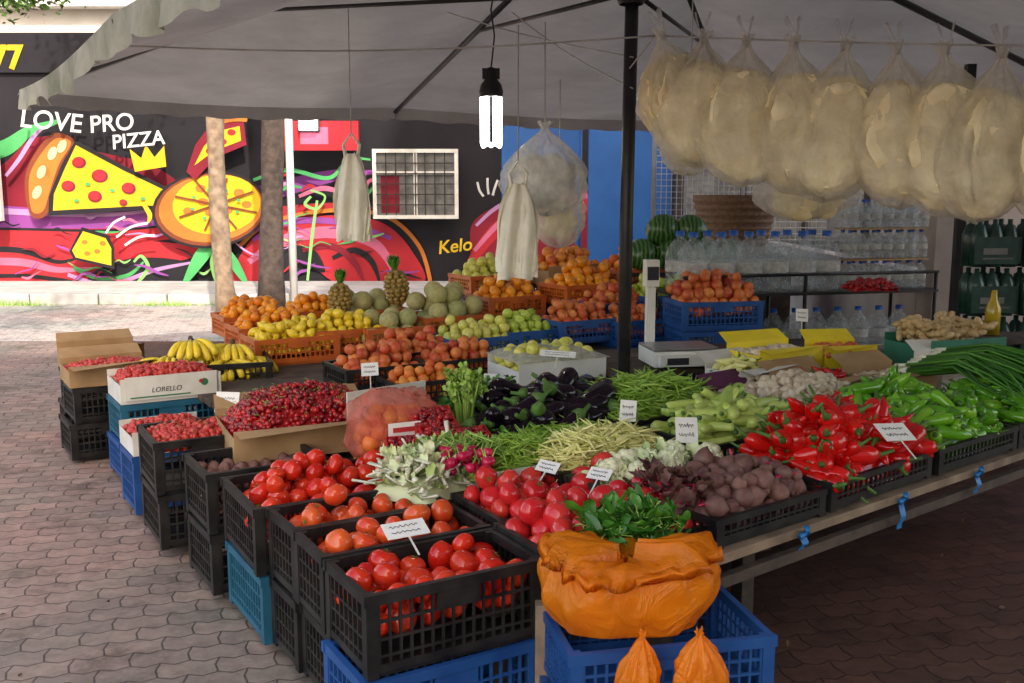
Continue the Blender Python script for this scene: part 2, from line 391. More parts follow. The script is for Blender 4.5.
def balls(nm, mats, T, w, d, z0, r, layers, **k):
    return (nm, mats, lambda mb: pile_balls(mb, T, w-.03, d-.03, z0, r, layers, **k))
def heaps(nm, mats, T, w, d, z0, h, r, dens=1.5, stems=0):
    return (nm, mats, lambda mb: heap_small(mb, T, w-.03, d-.03, z0, h, r, dens, stems))
def sticks(nm, mats, T, w, d, z0, h, L, n, **k):
    return (nm, mats, lambda mb: pile_sticks(mb, T, w-.03, d-.03, z0, h, L, n, **k))
def text(name, body, size, loc, rot, mat, parent=None, ext=.001, shear=0, off=0):
    c = bpy.data.curves.new(name, 'FONT'); c.body = body; c.size = size; c.extrude = ext; c.align_x = 'CENTER'; c.align_y = 'CENTER'; c.shear = shear; c.offset = off
    o = bpy.data.objects.new(name, c); COL.objects.link(o); o.location = loc; o.rotation_euler = rot
    c.materials.append(M[mat] if isinstance(mat, str) else mat)
    if parent: o.parent = parent
    return o

# ------------------------------------------------------------------ ground
def ground_mat(name, c1, c2, mort, red=True):
    m, nt, b = newmat(name)
    tc = N(nt, 'ShaderNodeTexCoord'); mp = N(nt, 'ShaderNodeMapping'); mp.inputs['Rotation'].default_value = (0, 0, math.radians(-14))
    L_(nt, tc.outputs['Object'], mp.inputs[0])
    sp = N(nt, 'ShaderNodeSeparateXYZ'); L_(nt, mp.outputs[0], sp.inputs[0])
    def tri(src, per, amp):
        pp = N(nt, 'ShaderNodeMath', operation='PINGPONG'); L_(nt, src, pp.inputs[0]); pp.inputs[1].default_value = per
        mu = N(nt, 'ShaderNodeMath', operation='MULTIPLY'); L_(nt, pp.outputs[0], mu.inputs[0]); mu.inputs[1].default_value = amp
        return mu.outputs[0]
    ax = N(nt, 'ShaderNodeMath', operation='ADD'); L_(nt, sp.outputs[1], ax.inputs[0]); L_(nt, tri(sp.outputs[0], .05, .42), ax.inputs[1])
    ay = N(nt, 'ShaderNodeMath', operation='ADD'); L_(nt, sp.outputs[0], ay.inputs[0]); L_(nt, tri(sp.outputs[1], .055, .2), ay.inputs[1])
    cb = N(nt, 'ShaderNodeCombineXYZ'); L_(nt, ay.outputs[0], cb.inputs[0]); L_(nt, ax.outputs[0], cb.inputs[1])
    br = N(nt, 'ShaderNodeTexBrick'); L_(nt, cb.outputs[0], br.inputs['Vector'])
    br.inputs['Scale'].default_value = 1; br.inputs['Brick Width'].default_value = .2; br.inputs['Row Height'].default_value = .11
    br.inputs['Mortar Size'].default_value = .004; br.inputs['Mortar Smooth'].default_value = .3; br.inputs['Bias'].default_value = 0
    br.inputs['Color1'].default_value = c4(c1); br.inputs['Color2'].default_value = c4(c2); br.inputs['Mortar'].default_value = c4(mort)
    n1 = noise_n(nt, .55, 6, tc.outputs['Object'], .6); r1 = ramp(nt, [(.60, .76, .70), (.94, .95, .92), (1.20, 1.0, .95)], [.34, .5, .66]); L_(nt, n1.outputs[0], r1.inputs[0])
    n2 = noise_n(nt, 14, 6, tc.outputs['Object'], .7); r2 = ramp(nt, [(.66, .66, .66), (1.15, 1.15, 1.15)], [.3, .7]); L_(nt, n2.outputs[0], r2.inputs[0])
    n4 = noise_n(nt, 3.2, 6, tc.outputs['Object'], .75); r4 = ramp(nt, [(.58, .56, .54), (1, 1, 1), (1.05, 1.04, 1.02)], [.34, .48, .7]); L_(nt, n4.outputs[0], r4.inputs[0])
    o = mix(nt, 1, br.outputs[0], r1.outputs[0], 'MULTIPLY'); o = mix(nt, 1, o, r2.outputs[0], 'MULTIPLY'); o = mix(nt, 1, o, r4.outputs[0], 'MULTIPLY')
    if red:   # red pavers under the stall, its shade darkened into their colour
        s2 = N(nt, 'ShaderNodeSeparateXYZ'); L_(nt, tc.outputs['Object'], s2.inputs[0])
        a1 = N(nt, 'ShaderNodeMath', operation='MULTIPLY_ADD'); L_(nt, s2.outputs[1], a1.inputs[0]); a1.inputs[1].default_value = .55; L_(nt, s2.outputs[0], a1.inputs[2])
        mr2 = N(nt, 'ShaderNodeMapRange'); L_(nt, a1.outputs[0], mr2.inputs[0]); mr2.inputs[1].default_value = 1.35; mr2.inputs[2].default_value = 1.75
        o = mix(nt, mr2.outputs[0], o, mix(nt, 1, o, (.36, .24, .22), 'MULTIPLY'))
    L_(nt, o, b.inputs['Base Color'])
    n3 = noise_n(nt, .9, 3, tc.outputs['Object']); mr = N(nt, 'ShaderNodeMapRange'); L_(nt, n3.outputs[0], mr.inputs[0]); mr.inputs[3].default_value = .75; mr.inputs[4].default_value = .5
    L_(nt, mr.outputs[0], b.inputs['Roughness']); b.inputs['Specular IOR Level'].default_value = .35
    inv = N(nt, 'ShaderNodeMath', operation='SUBTRACT'); inv.inputs[0].default_value = 1; L_(nt, br.outputs['Fac'], inv.inputs[1])
    ad = N(nt, 'ShaderNodeMath', operation='MULTIPLY_ADD'); L_(nt, n2.outputs[0], ad.inputs[0]); ad.inputs[1].default_value = .3; L_(nt, inv.outputs[0], ad.inputs[2])
    bump(nt, b, ad.outputs[0], .007, .8)
    return m
mb = MB(); mb.add([(-300, -300, 0), (300, -300, 0), (300, 300, 0), (-300, 300, 0)], [(0, 1, 2, 3)], 0, smooth=False)
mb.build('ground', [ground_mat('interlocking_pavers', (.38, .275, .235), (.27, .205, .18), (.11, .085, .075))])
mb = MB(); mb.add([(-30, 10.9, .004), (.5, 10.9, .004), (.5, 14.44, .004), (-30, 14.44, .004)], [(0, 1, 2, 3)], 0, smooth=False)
mb.build('painted_sun_strip', [ground_mat('pavers_sun_tint', (.56, .50, .46), (.48, .43, .40), (.28, .25, .23), False)])  # lighter copy of the pavers, sunlight painted into their colour
M['conc'] = pm('kerb_concrete', (.50, .48, .45), .85, (.36, .35, .33), 3, .004, 60)
mb = MB(); mb.box(-30, 12, 14.65, 16.9, 0, .13); mb.build('sidewalk', ['conc'])
mb = MB()
x = -30
while x < 12: mb.box(x, x+.98, 14.45, 14.64, 0, .16); x += 1.0
mb.build('kerb', ['conc'], bevel=.012)
mb = MB()
for i in range(900):
    cx = R.choice([-7.9, -7.2, -5, -9.5])+R.gauss(0, .35); cy = 14.36+R.uniform(-.06, .06); h = R.uniform(.03, .11)
    a = R.uniform(0, 6.3); V = [(cx, cy, 0), (cx+.012*math.cos(a), cy+.012*math.sin(a), 0), (cx+R.gauss(0, .03), cy+R.gauss(0, .03), h)]
    mb.add(V, [(0, 1, 2)], 0)
mb.build('grass_tufts', ['leafl'])
mb = MB()
for i in range(160):
    if R.random() < .7: p = (R.uniform(-4.5, -1.2), R.uniform(3, 11), .004)
    else: p = (R.uniform(.8, 4), R.uniform(2.6, 5), .004)
    V, F, _ = leaf(1, .5, .5, .2, .05); mb.add(V, F, 0, eul(R.gauss(0, .2), R.gauss(0, .2), R.uniform(0, 6.3))*R.uniform(.015, .035), p)
mb.build('fallen_leaves', ['brown'])

# ------------------------------------------------------------------ mural wall
WY = 17.0; S = .0167
def W(u, v): return ((u-512)*S, 1.65+(190-v)*S)
paint = {}
def pc(n, c):
    if n not in paint: paint[n] = pm('mural_'+n, c, .7, tuple(x*.72 for x in c), 1.5, .002, 30, spec=.2)
    return n
cols = dict(black=(.018, .016, .02), red=(.42, .025, .035), pink=(.58, .14, .24), yellow=(.68, .46, .02), orange=(.55, .17, .03), brown=(.20, .05, .02),
            purple=(.26, .06, .28), lilac=(.45, .24, .46), green=(.08, .38, .12), lime=(.25, .54, .16), white=(.7, .7, .66), dred=(.22, .015, .03), grey=(.15, .15, .15), cream=(.65, .5, .28))
for k, v in cols.items(): pc(k, v)
wall = empty('mural_wall', (0, 0, 0))
mb = MB(); mb.box(-14, 1.9, WY, WY+.25, 0, 3.56); mb.build('wall', [paint['black']], wall)
mb = MB(); mb.box(-14, 1.9, WY-.08, WY+.3, 3.565, 4.2); mb.build('fascia', [paint['black']], wall)
layer = [0]
def poly(pts, c, name='paint'):
    layer[0] += 1; y = WY-.0025*layer[0]
    V = [(W(u, v)[0], y, W(u, v)[1]) for u, v in pts]
    me = bpy.data.meshes.new(name)
    tris = tessellate_polygon([[Vector((p[0], p[2], 0)) for p in V]])
    me.from_pydata(V, [], [tuple(t) for t in tris]); me.materials.append(paint[c])
    o = bpy.data.objects.new(name, me); COL.objects.link(o); o.parent = wall
def cat(P, n=8, closed=False):
    out = []; m = len(P)
    for i in range(m if closed else m-1):
        g = lambda k: P[k % m] if closed else P[max(0, min(m-1, k))]
        p0, p1, p2, p3 = g(i-1), g(i), g(i+1), g(i+2)
        for j in range(n):
            t = j/n
            out.append(tuple(.5*((2*p1[a])+(-p0[a]+p2[a])*t+(2*p0[a]-5*p1[a]+4*p2[a]-p3[a])*t*t+(-p0[a]+3*p1[a]-3*p2[a]+p3[a])*t**3) for a in range(len(p1))))
    if not closed: out.append(tuple(P[-1]))
    return out
def stroke(P, c):
    layer[0] += 1; y = WY-.0025*layer[0]
    Q = cat(P, 8); V = []; F = []
    for i, q in enumerate(Q):
        a = Q[max(0, i-1)]; b = Q[min(len(Q)-1, i+1)]; dx, dy = b[0]-a[0], b[1]-a[1]; l = math.hypot(dx, dy) or 1
        nx, ny = -dy/l*q[2], dx/l*q[2]
        for s in (1, -1):
            w = W(q[0]+nx*s, q[1]+ny*s); V.append((w[0], y, w[1]))
    for i in range(len(Q)-1): F.append((2*i, 2*i+1, 2*i+3, 2*i+2))
    me = bpy.data.meshes.new('paint'); me.from_pydata(V, [], F); me.materials.append(paint[c])
    o = bpy.data.objects.new('painted_stroke', me); COL.objects.link(o); o.parent = wall
def blob(P, c): poly(cat(P, 6, True), c)
def ell(cx, cy, rx, ry, c, rot=0, n=28):
    poly([(cx+rx*math.cos(t)*math.cos(rot)-ry*math.sin(t)*math.sin(rot), cy+rx*math.cos(t)*math.sin(rot)+ry*math.sin(t)*math.cos(rot)) for t in [2*pi*i/n for i in range(n)]], c)
blob([(-60, 190), (0, 165), (30, 140), (60, 138), (90, 150), (150, 165), (180, 190), (150, 215), (60, 215), (-60, 235)], 'dred')
stroke([(-60, 160, 6), (0, 150, 8), (30, 132, 5), (60, 122, 2)], 'green')
stroke([(-80, 214, 15), (20, 221, 14), (110, 226, 12), (180, 217, 10), (260, 194, 9), (330, 176, 6), (372, 172, 2)], 'purple')
stroke([(-80, 238, 10), (20, 237, 9), (110, 236, 8), (190, 229, 7), (280, 215, 9), (340, 205, 3)], 'red')
stroke([(-80, 227, 1), (20, 229, 1.3), (110, 230, 1.2), (190, 222, 1)], 'black')
stroke([(-80, 205, 3), (20, 212, 3), (110, 214, 2), (170, 206, 1)], 'lilac')
blob([(-60, 246), (0, 240), (60, 246), (80, 232), (140, 240), (200, 248), (170, 262), (100, 268), (60, 288), (-60, 290)], 'red')
stroke([(-60, 250, 2), (10, 250, 3), (50, 262, 2), (75, 256, 1)], 'black')
stroke([(-60, 262, 3), (10, 262, 4), (50, 270, 3), (85, 268, 1)], 'pink')
stroke([(-60, 278, 2), (10, 276, 2), (50, 280, 2), (75, 284, 1)], 'black')
blob([(90, 270), (130, 258), (180, 262), (175, 282), (120, 290), (80, 286)], 'black')
stroke([(60, 275, 2), (100, 285, 2), (150, 270, 2), (190, 262, 1)], 'lilac')
stroke([(66, 268, 1.5), (90, 278, 2), (120, 276, 2), (138, 262, 1)], 'green'); stroke([(130, 284, 1.5), (142, 268, 2), (136, 256, 1.5), (128, 262, 1)], 'lime')
blob([(240, 250), (270, 225), (330, 215), (380, 222), (410, 250), (420, 286), (340, 286), (300, 262), (262, 286), (225, 286)], 'red')
blob([(262, 262), (285, 246), (312, 250), (322, 272), (305, 268), (290, 262), (270, 280)], 'black')
stroke([(245, 262, 3), (280, 240, 5), (330, 232, 6), (375, 245, 5), (398, 284, 2)], 'pink')
stroke([(250, 240, 2), (285, 222, 3), (340, 222, 3), (390, 238, 2)], 'purple')
stroke([(330, 258, 2), (352, 250, 3), (370, 262, 3), (378, 285, 1)], 'black')
stroke([(300, 250, 2), (330, 246, 3), (352, 262, 3), (362, 285, 1)], 'dred')
stroke([(236, 246, 2), (268, 222, 2), (330, 210, 2), (385, 216, 2), (418, 246, 2), (430, 286, 2)], 'orange')
rs = random.Random(4)
for k in range(40):
    u = rs.uniform(-20, 400); v = rs.uniform(208, 280); a = rs.uniform(-.5, .4); l = rs.uniform(18, 48); P = []
    for q in range(4): P.append((u+q*l/3*math.cos(a), min(284, v+q*l/3*math.sin(a)+rs.uniform(-4, 4)), rs.uniform(.5, 1.5)*(1 if 0 < q < 3 else .4)))
    stroke(P, rs.choice(['black', 'black', 'lilac', 'pink', 'dred', 'purple', 'lime', 'purple', 'green']))
for k in range(12):
    u = rs.uniform(255, 375); v = rs.uniform(160, 212); stroke([(u, v, .8), (u+rs.uniform(4, 12), v-rs.uniform(3, 12), 1.8), (u+rs.uniform(14, 24), v+rs.uniform(-6, 6), .8)], rs.choice(['red', 'pink', 'green', 'lilac']))
stroke([(180, 285, 2), (200, 255, 7), (215, 240, 3)], 'green')
stroke([(215, 285, 2), (214, 262, 6), (218, 243, 2)], 'lime')
stroke([(245, 285, 2), (232, 262, 5), (222, 244, 2)], 'green')
blob([(470, 235), (480, 215), (520, 195), (560, 188), (600, 190), (640, 185), (640, 240), (600, 255), (540, 260), (480, 270)], 'dred')
stroke([(470, 262, 4), (500, 226, 7), (545, 208, 8), (600, 205, 7), (640, 215, 5)], 'red')
stroke([(474, 250, 2), (510, 214, 3), (560, 198, 3), (610, 196, 2), (640, 200, 2)], 'pink')
stroke([(590, 250, 3), (600, 225, 5), (620, 215, 3)], 'green')
stroke([(476, 225, 1.5), (500, 205, 2), (540, 190, 1.5)], 'lilac')
stroke([(255, 180, 1.5), (290, 170, 2), (330, 178, 2), (350, 160, 1.5), (372, 160, 1)], 'green')
stroke([(300, 196, 1.5), (325, 188, 2.5), (352, 196, 1.5)], 'pink')
stroke([(306, 280, 1.2), (312, 235, 1.6), (318, 200, 1.2)], 'lime')
stroke([(312, 196, 1.2), (306, 204, 1.6), (318, 208, 1.2), (326, 196, 1), (312, 190, 1)], 'lime')
stroke([(10, 176, 1.5), (24, 160, 2), (40, 138, 2), (52, 128, 1)], 'lilac')
blob([(28, 192), (32, 168), (50, 142), (64, 134), (80, 142), (68, 162), (56, 190), (48, 214), (33, 216)], 'brown')
blob([(32, 190), (36, 170), (53, 147), (65, 139), (77, 144), (64, 164), (53, 190), (45, 210), (34, 211)], 'orange')
for (u, v) in ((40, 192), (46, 172), (58, 154), (68, 147)): ell(u, v, 4, 7, 'cream', .5)
poly([(82, 141), (128, 166), (190, 197), (222, 208), (150, 209), (50, 215), (52, 196), (66, 166)], 'black')
poly([(82, 146), (128, 171), (188, 200), (207, 207), (150, 205), (55, 210), (57, 194), (70, 168)], 'yellow')
for (u, v, r) in ((84, 163, 7), (72, 186, 7), (104, 176, 8), (98, 196, 7), (132, 188, 7), (126, 202, 4)):
    ell(u, v, r, r*.8, 'dred'); ell(u-.6, v-.6, r*.8, r*.62, 'red')
for (u, v) in ((92, 184), (116, 190), (80, 200), (146, 198)): ell(u, v, 2.5, 1.6, 'green')
stroke([(146, 203, 2), (152, 214, 2.4), (150, 222, 1)], 'yellow')
ell(212, 209, 58, 38, 'black', -.12); ell(212, 209, 55, 35.5, 'brown', -.12); ell(213, 208, 52, 33, 'orange', -.12); ell(219, 204, 44, 29, 'yellow', -.12)
for k in range(9):
    a = 2*pi*k/9; rr = 14 if k % 2 else 30; ell(219+rr*math.cos(a), 204+rr*.62*math.sin(a), 5, 3.6, 'orange')
for k in range(8):
    a = 2*pi*k/8+.3; stroke([(219, 204, 1), (219+20*math.cos(a), 204+13*math.sin(a), 1), (219+42*math.cos(a), 204+27*math.sin(a), 1)], 'brown')
for k in range(8):
    a = 2*pi*k/8+.5; ell(219+24*math.cos(a), 204+15*math.sin(a), 2, 1.4, 'green')
poly([(192, 172), (202, 146), (218, 126), (250, 122), (252, 146), (222, 158), (200, 180)], 'dred')
poly([(200, 166), (210, 148), (224, 133), (246, 128), (247, 142), (220, 152)], 'yellow')
for (u, v) in ((216, 152), (229, 143), (238, 134)): ell(u, v, 4, 3, 'red')
stroke([(222, 124, 4), (238, 119, 5), (254, 121, 3)], 'orange')
poly([(72, 250), (86, 226), (112, 234), (117, 246), (116, 268), (76, 258)], 'black')
poly([(75, 249), (87, 230), (109, 237), (114, 247), (113, 264), (78, 256)], 'yellow')
for (u, v) in ((88, 241), (100, 250), (90, 252), (106, 242)): ell(u, v, 3, 2.2, 'orange')
poly([(142, 172), (138, 150), (149, 159), (154, 146), (162, 158), (172, 147), (173, 167)], 'yellow')
for P in ([(120, 236), (135, 226), (152, 222)], [(128, 244), (142, 236), (158, 234)], [(110, 232), (118, 222), (130, 216)], [(478, 182), (480, 190), (484, 196)], [(488, 178), (488, 186), (489, 194)], [(498, 180), (495, 188), (493, 195)]):
    stroke([(a, b, 1.1) for a, b in P], 'white')
def wtext(b, u, v, size, c, rot=0, shear=0, off=.004):
    w = W(u, v); layer[0] += 1
    text('painted_lettering', b, size, (w[0], WY-.0025*layer[0]-.004, w[1]), (pi/2, rot, 0), paint[c], wall, .001, shear, off)
wtext('LOVE', 63, 124, .42, 'white', .10, .1); wtext('PRO', 122, 126, .38, 'white', -.08, .1); wtext('PIZZA', 147, 142, .32, 'white', -.10, .1)
wtext('Kelo', 455, 245, .30, 'yellow', -.12, .2)
w = W(22, 62); text('painted_lettering', '77', .52, (w[0]-.1, WY-.09, w[1]), (pi/2, 0, 0), paint['yellow'], wall, .003, 0, .02)
M['glass'] = pm('dark_glass', (.03, .035, .04), .1, (.05, .06, .06), 4)
M['curt'] = pm('grimy_pane', (.16, .16, .15), .5, (.08, .08, .08), 6)
def window(u0, u1, v0, v1, frame, grid=None, name='window', pane='glass', y=WY):
    x0, z1 = W(u0, v0); x1, z0 = W(u1, v1); mb = MB(); yy = y-.55
    mb.box(x0, x1, yy+.06, yy+.08, z0, z1, 1)
    f = .06
    mb.box(x0-f, x1+f, yy, yy+.1, z1, z1+f); mb.box(x0-f, x1+f, yy-.03, yy+.1, z0-f, z0); mb.box(x0-f, x0, yy, yy+.1, z0+.001, z1-.001); mb.box(x1, x1+f, yy, yy+.1, z0+.001, z1-.001)
    xm = (x0+x1)/2; mb.box(xm-.03, xm+.03, yy+.01, yy+.059, z0+.001, z1-.001); zm = z0+(z1-z0)*.68; mb.box(x0, x1, yy+.015, yy+.05, zm-.025, zm+.025)
    if grid:
        n = int((x1-x0)/grid)
        for i in range(1, n): x = x0+(x1-x0)*i/n; mb.box(x-.009, x+.009, yy-.012, yy-.002, z0, z1, 2)
        n = int((z1-z0)/grid)
        for i in range(1, n): z = z0+(z1-z0)*i/n; mb.box(x0, x1, yy-.022, yy-.0125, z-.009, z+.009, 2)
    mb.build(name, [frame, pane, 'metald'], wall)
window(-20, 9, 138, 216, 'wht'); window(380, 456, 154, 214, 'cardw', .15, pane='curt')
mb = MB(); x0, z1 = W(384, 176); x1, z0 = W(402, 212); mb.box(x0, x1, WY-.498, WY-.494, z0, z1); mb.build('window_board', [paint['dred']], wall)
mb = MB(); x0, z1 = W(290, 124); x1, z0 = W(364, 152); mb.box(x0, x1, WY-.6, WY-.49, z0, z1, 0); mb.box(x0+.3, x0+.75, WY-.604, WY-.601, z0+.1, z1-.1, 1)
mb.build('wall_sign', [paint['red'], paint['pink']], wall)
bld = empty('apartment_building', (0, 0, 0)); M['plast'] = pm('pale_plaster', (.62, .60, .56), .85, (.52, .5, .47), 1.2, .003, 30)
mb = MB(); mb.box(-26, 6, 27, 38, 0, 16); mb.build('walls', ['plast'], bld)
mb = MB()
for fl in range(5):
    for k in range(10):
        x = -24+k*3; z = 1.2+fl*3
        mb.box(x, x+1.4, 26.97, 27.05, z, z+1.4, 1); mb.box(x-.08, x+1.48, 26.9, 27.02, z-.1, z-.005, 0)
        mb.box(x+.67, x+.73, 26.95, 26.969, z, z+1.4, 0)
    mb.box(-26.1, 6.1, 26.5, 26.99, 3*fl+3.3, 3*fl+3.42, 0)
mb.build('windows', ['wht', 'glass'], bld)
blk = empty('sun_blocker', (0, 0, 0))  # unseen tower added behind the camera to keep sun off the stall
mb = MB(); mb.box(-1.5, 9.4, -24, -14, 0, 19.2); mb.box(9.4, 32, -24, -14, 0, 30); mb.build('walls', ['plast'], blk)
mb = MB()
for fl in range(6):
    for k in range(10): mb.box(-.3+k*3, 1.1+k*3, -14.02, -13.96, 1.2+fl*3, 2.6+fl*3, 1); mb.box(-.35+k*3, 1.15+k*3, -14.02, -13.93, 1.1+fl*3, 1.195+fl*3, 0)
mb.build('windows', ['wht', 'glass'], blk)

# ------------------------------------------------------------------ trees
def tree(name, x, y, r, hgt, bark, crown, nleaf, seed, lean=0):
    rr = random.Random(seed); e = empty(name, (x, y, 0))
    mb = MB(); P = []; rad = []
    for i in range(15):
        t = i/14; P.append((lean*t+math.sin(t*6+seed)*.06, math.cos(t*4+seed)*.05, t*hgt)); rad.append(r*(1.3 if i == 0 else 1-.35*t)*(1+.08*math.sin(i*2.1+seed)))
    V, F = tube(P, rad, 14); mb.add(V, F)
    cl = []
    for (cx, cy, cz, cr) in crown:
        p0 = Vector(P[-2]); p1 = Vector((cx, cy, cz)); mid = (p0+p1)/2+Vector((rr.uniform(-.2, .2), rr.uniform(-.2, .2), -.2))
        V, F = tube([p0, mid, p1], [r*.5, r*.3, r*.08], 7); mb.add(V, F)
        for q in range(12):
            d = Vector((rr.gauss(0, 1), rr.gauss(0, 1), rr.gauss(0, .8))).normalized()*cr*rr.uniform(.4, 1)
            V, F = tube([p1, p1+d*.5+Vector((0, 0, .05)), p1+d], [r*.09, r*.06, r*.02], 4); mb.add(V, F); cl.append((p1+d, cr*.32))
    mb.build('trunk', [bark], e)
    mb = MB()
    for q in range(nleaf):
        c, s = rr.choice(cl); p = c+Vector((rr.gauss(0, s), rr.gauss(0, s), rr.gauss(0, s*.7)))
        z = rr.uniform(.05, .09)
        mb.add([(-z, 0, 0), (0, -z*.55, .01), (z*1.1, 0, 0), (0, z*.55, .01)], [(0, 1, 2, 3)], 0, eul(rr.gauss(0, .7), rr.gauss(0, .7), rr.uniform(0, 6.3)), tuple(p))
    mb.build('foliage', ['tree_leaf'], e)
tree('dapple_tree', -3.63, 12.7, .12, 7.2, 'bark', [(-.8, -.6, 8.4, 1.3), (.9, .2, 8.6, 1.3), (-.2, .9, 9, 1.2), (0, -1.1, 9, 1.2)], 4500, 3)
tree('dapple_tree', -3.38, 14.2, .17, 7.4, 'barkd', [(-1.2, -.4, 8.6, 1.4), (1.1, -.3, 8.7, 1.4), (0, .8, 9.3, 1.3)], 4500, 5)
tree('dapple_tree', -10.4, 19.5, .17, 4.9, 'barkd', [(1.2, -.3, 5.6, .9), (-1, .5, 6.1, 1.2), (.2, -.7, 6.6, 1.2), (0, .4, 7.1, 1.2)], 6500, 8)
tree('dapple_tree', -5.6, 2.2, .16, 5.6, 'barkd', [(1.6, 1.0, 7.4, 1.1), (.2, 1.6, 7.8, 1.1), (2.9, 1.4, 7.8, .9), (-1.4, .8, 7.4, 1.1), (-2.8, 1.2, 7.8, 1.0)], 4200, 12, .3)  # unseen tree added beside the camera to dapple the bright strip
mb = MB(); V, F = tube([(-3.13, 14.3, 0), (-3.13, 14.3, 3.6)], .055, 14); mb.add(V, F); V, F = tube([(-3.13, 14.3, 0), (-3.13, 14.3, .03)], .12, 14); mb.add(V, F); mb.build('white_post', ['wht'])

# ------------------------------------------------------------------ canopy
can = empty('market_umbrella', (0, 0, 0))
def fabric(name, c, c2, tl=.35):
    m, nt, b = newmat(name)
    n = noise_n(nt, 1.6, 6, rough=.65); r = ramp(nt, [c, c2], [.35, .7]); L_(nt, n.outputs[0], r.inputs[0]); L_(nt, r.outputs[0], b.inputs['Base Color'])
    b.inputs['Roughness'].default_value = .8
    t = N(nt, 'ShaderNodeBsdfTranslucent'); L_(nt, r.outputs[0], t.inputs[0]); ms = N(nt, 'ShaderNodeMixShader'); ms.inputs[0].default_value = tl
    L_(nt, b.outputs[0], ms.inputs[1]); L_(nt, t.outputs[0], ms.inputs[2]); L_(nt, ms.outputs[0], nt.nodes['Material Output'].inputs[0])
    n2 = noise_n(nt, 3, 4); bump(nt, b, n2.outputs[0], .05, .7)
    return m
M['canvas'] = fabric('grey_canvas', (.36, .325, .30), (.27, .245, .225), .28)
M['canvas2'] = fabric('weathered_canvas', (.44, .41, .34), (.14, .15, .085), .3)
PK = Vector((.62, 5.15, 3.25)); EZ = 2.42; ES = .05
ring = [(-3.84, 8.0), (-1.1, 9.65), (2.5, 11.3), (3.9, 7.2), (5.2, 3.0), (2.6, 2.0), (.3, 1.2), (-1.77, 4.6)]
ring = [Vector((a, b, EZ)) for a, b in ring]
mb = MB(); n, m_ = 14, 12
for s in range(8):
    A_, B_ = ring[s], ring[(s+1) % 8]; V = []; F = []
    for i in range(n+1):
        for j in range(m_+1):
            q = i/n; p = PK.lerp(A_.lerp(B_, j/m_), q); p.z += -math.sin(pi*j/m_)*(ES*q+.11*math.sin(pi*q))+.018*noise.noise(p*2)*(1 if i < n else 0)
            V.append(tuple(p))
    for i in range(n):
        for j in range(m_): a = i*(m_+1)+j; F.append((a, a+1, a+m_+2, a+m_+1))
    mb.add(V, F)
mb.build('canvas_top', ['canvas'], can)
mb = MB()
for s in range(8):
    A_, B_ = ring[s], ring[(s+1) % 8]; V = []; F = []; q = 60
    hang = .15 if s in (6, 7) else .11
    out = Vector(((B_-A_).y, -(B_-A_).x, 0)).normalized()
    for j in range(q+1):
        p = A_.lerp(B_, j/q); p.z -= ES*math.sin(pi*j/q)
        for i in range(5):
            t = i/4; hh = hang*(1+.08*math.sin(j*.9+s)+(.35*noise.noise(Vector((j*.16, s, 1))) if s in (6, 7) else 0))
            w = (.02*math.sin(j*.7+s)+.05*noise.noise(Vector((j*.3, s, 5))))*t
            V.append((p.x+out.x*w, p.y+out.y*w, p.z+.004-hh*t))
    for j in range(q):
        for i in range(4): a = j*5+i; F.append((a, a+1, a+6, a+5))
    mb.add(V, F, 1 if s in (6, 7) else 0)
mb.build('valance', ['canvas', 'canvas2'], can)
mb = MB()
for s in range(8):
    e_ = ring[s]; V, F = tube([PK-Vector((0, 0, .06)), e_-Vector((0, 0, .04))], .021, 6); mb.add(V, F)
    h_ = PK.lerp(e_, .5)-Vector((0, 0, .06)); V, F = tube([(.60, 5.15, 2.62), h_], .013, 6); mb.add(V, F)
V, F = lathe([(.06, 2.56), (.07, 2.58), (.07, 2.66), (.06, 2.68)], 14); mb.add(V, F, 0, None, (.59, 5.15, 0))
mb.build('ribs', ['metald'], can)
mb = MB(); V, F = tube([(.585, 5.15, 0), (.585, 5.15, 1.5), (.6, 5.15, 3.2)], .034, 16); mb.add(V, F); V, F = lathe([(.0, .1), (.3, .1), (.32, .05), (.32, 0)], 20); mb.add(V, F, 0, None, (.585, 5.15, 0))
mb.build('pole', ['metald'], can)
def sag(a, b, s, n=16):
    a, b = Vector(a), Vector(b); return [a.lerp(b, i/n)-Vector((0, 0, s*math.sin(pi*i/n))) for i in range(n+1)]
mb = MB()
for a, b, s in (((-1.75, 4.62, 2.29), (.58, 4.2, 2.27), .04), ((.58, 4.2, 2.27), (3.3, 3.25, 2.12), .03), ((.585, 5.11, 2.25), (.58, 4.2, 2.27), 0), ((.6, 5.1, 2.3), (-.4, 6.5, 2.75), .02), ((.6, 5.1, 2.15), (.0, 6.2, 2.7), .03)):
    V, F = tube(sag(a, b, s), .004, 5); mb.add(V, F)
mb.build('hanging_rope', ['rope'])

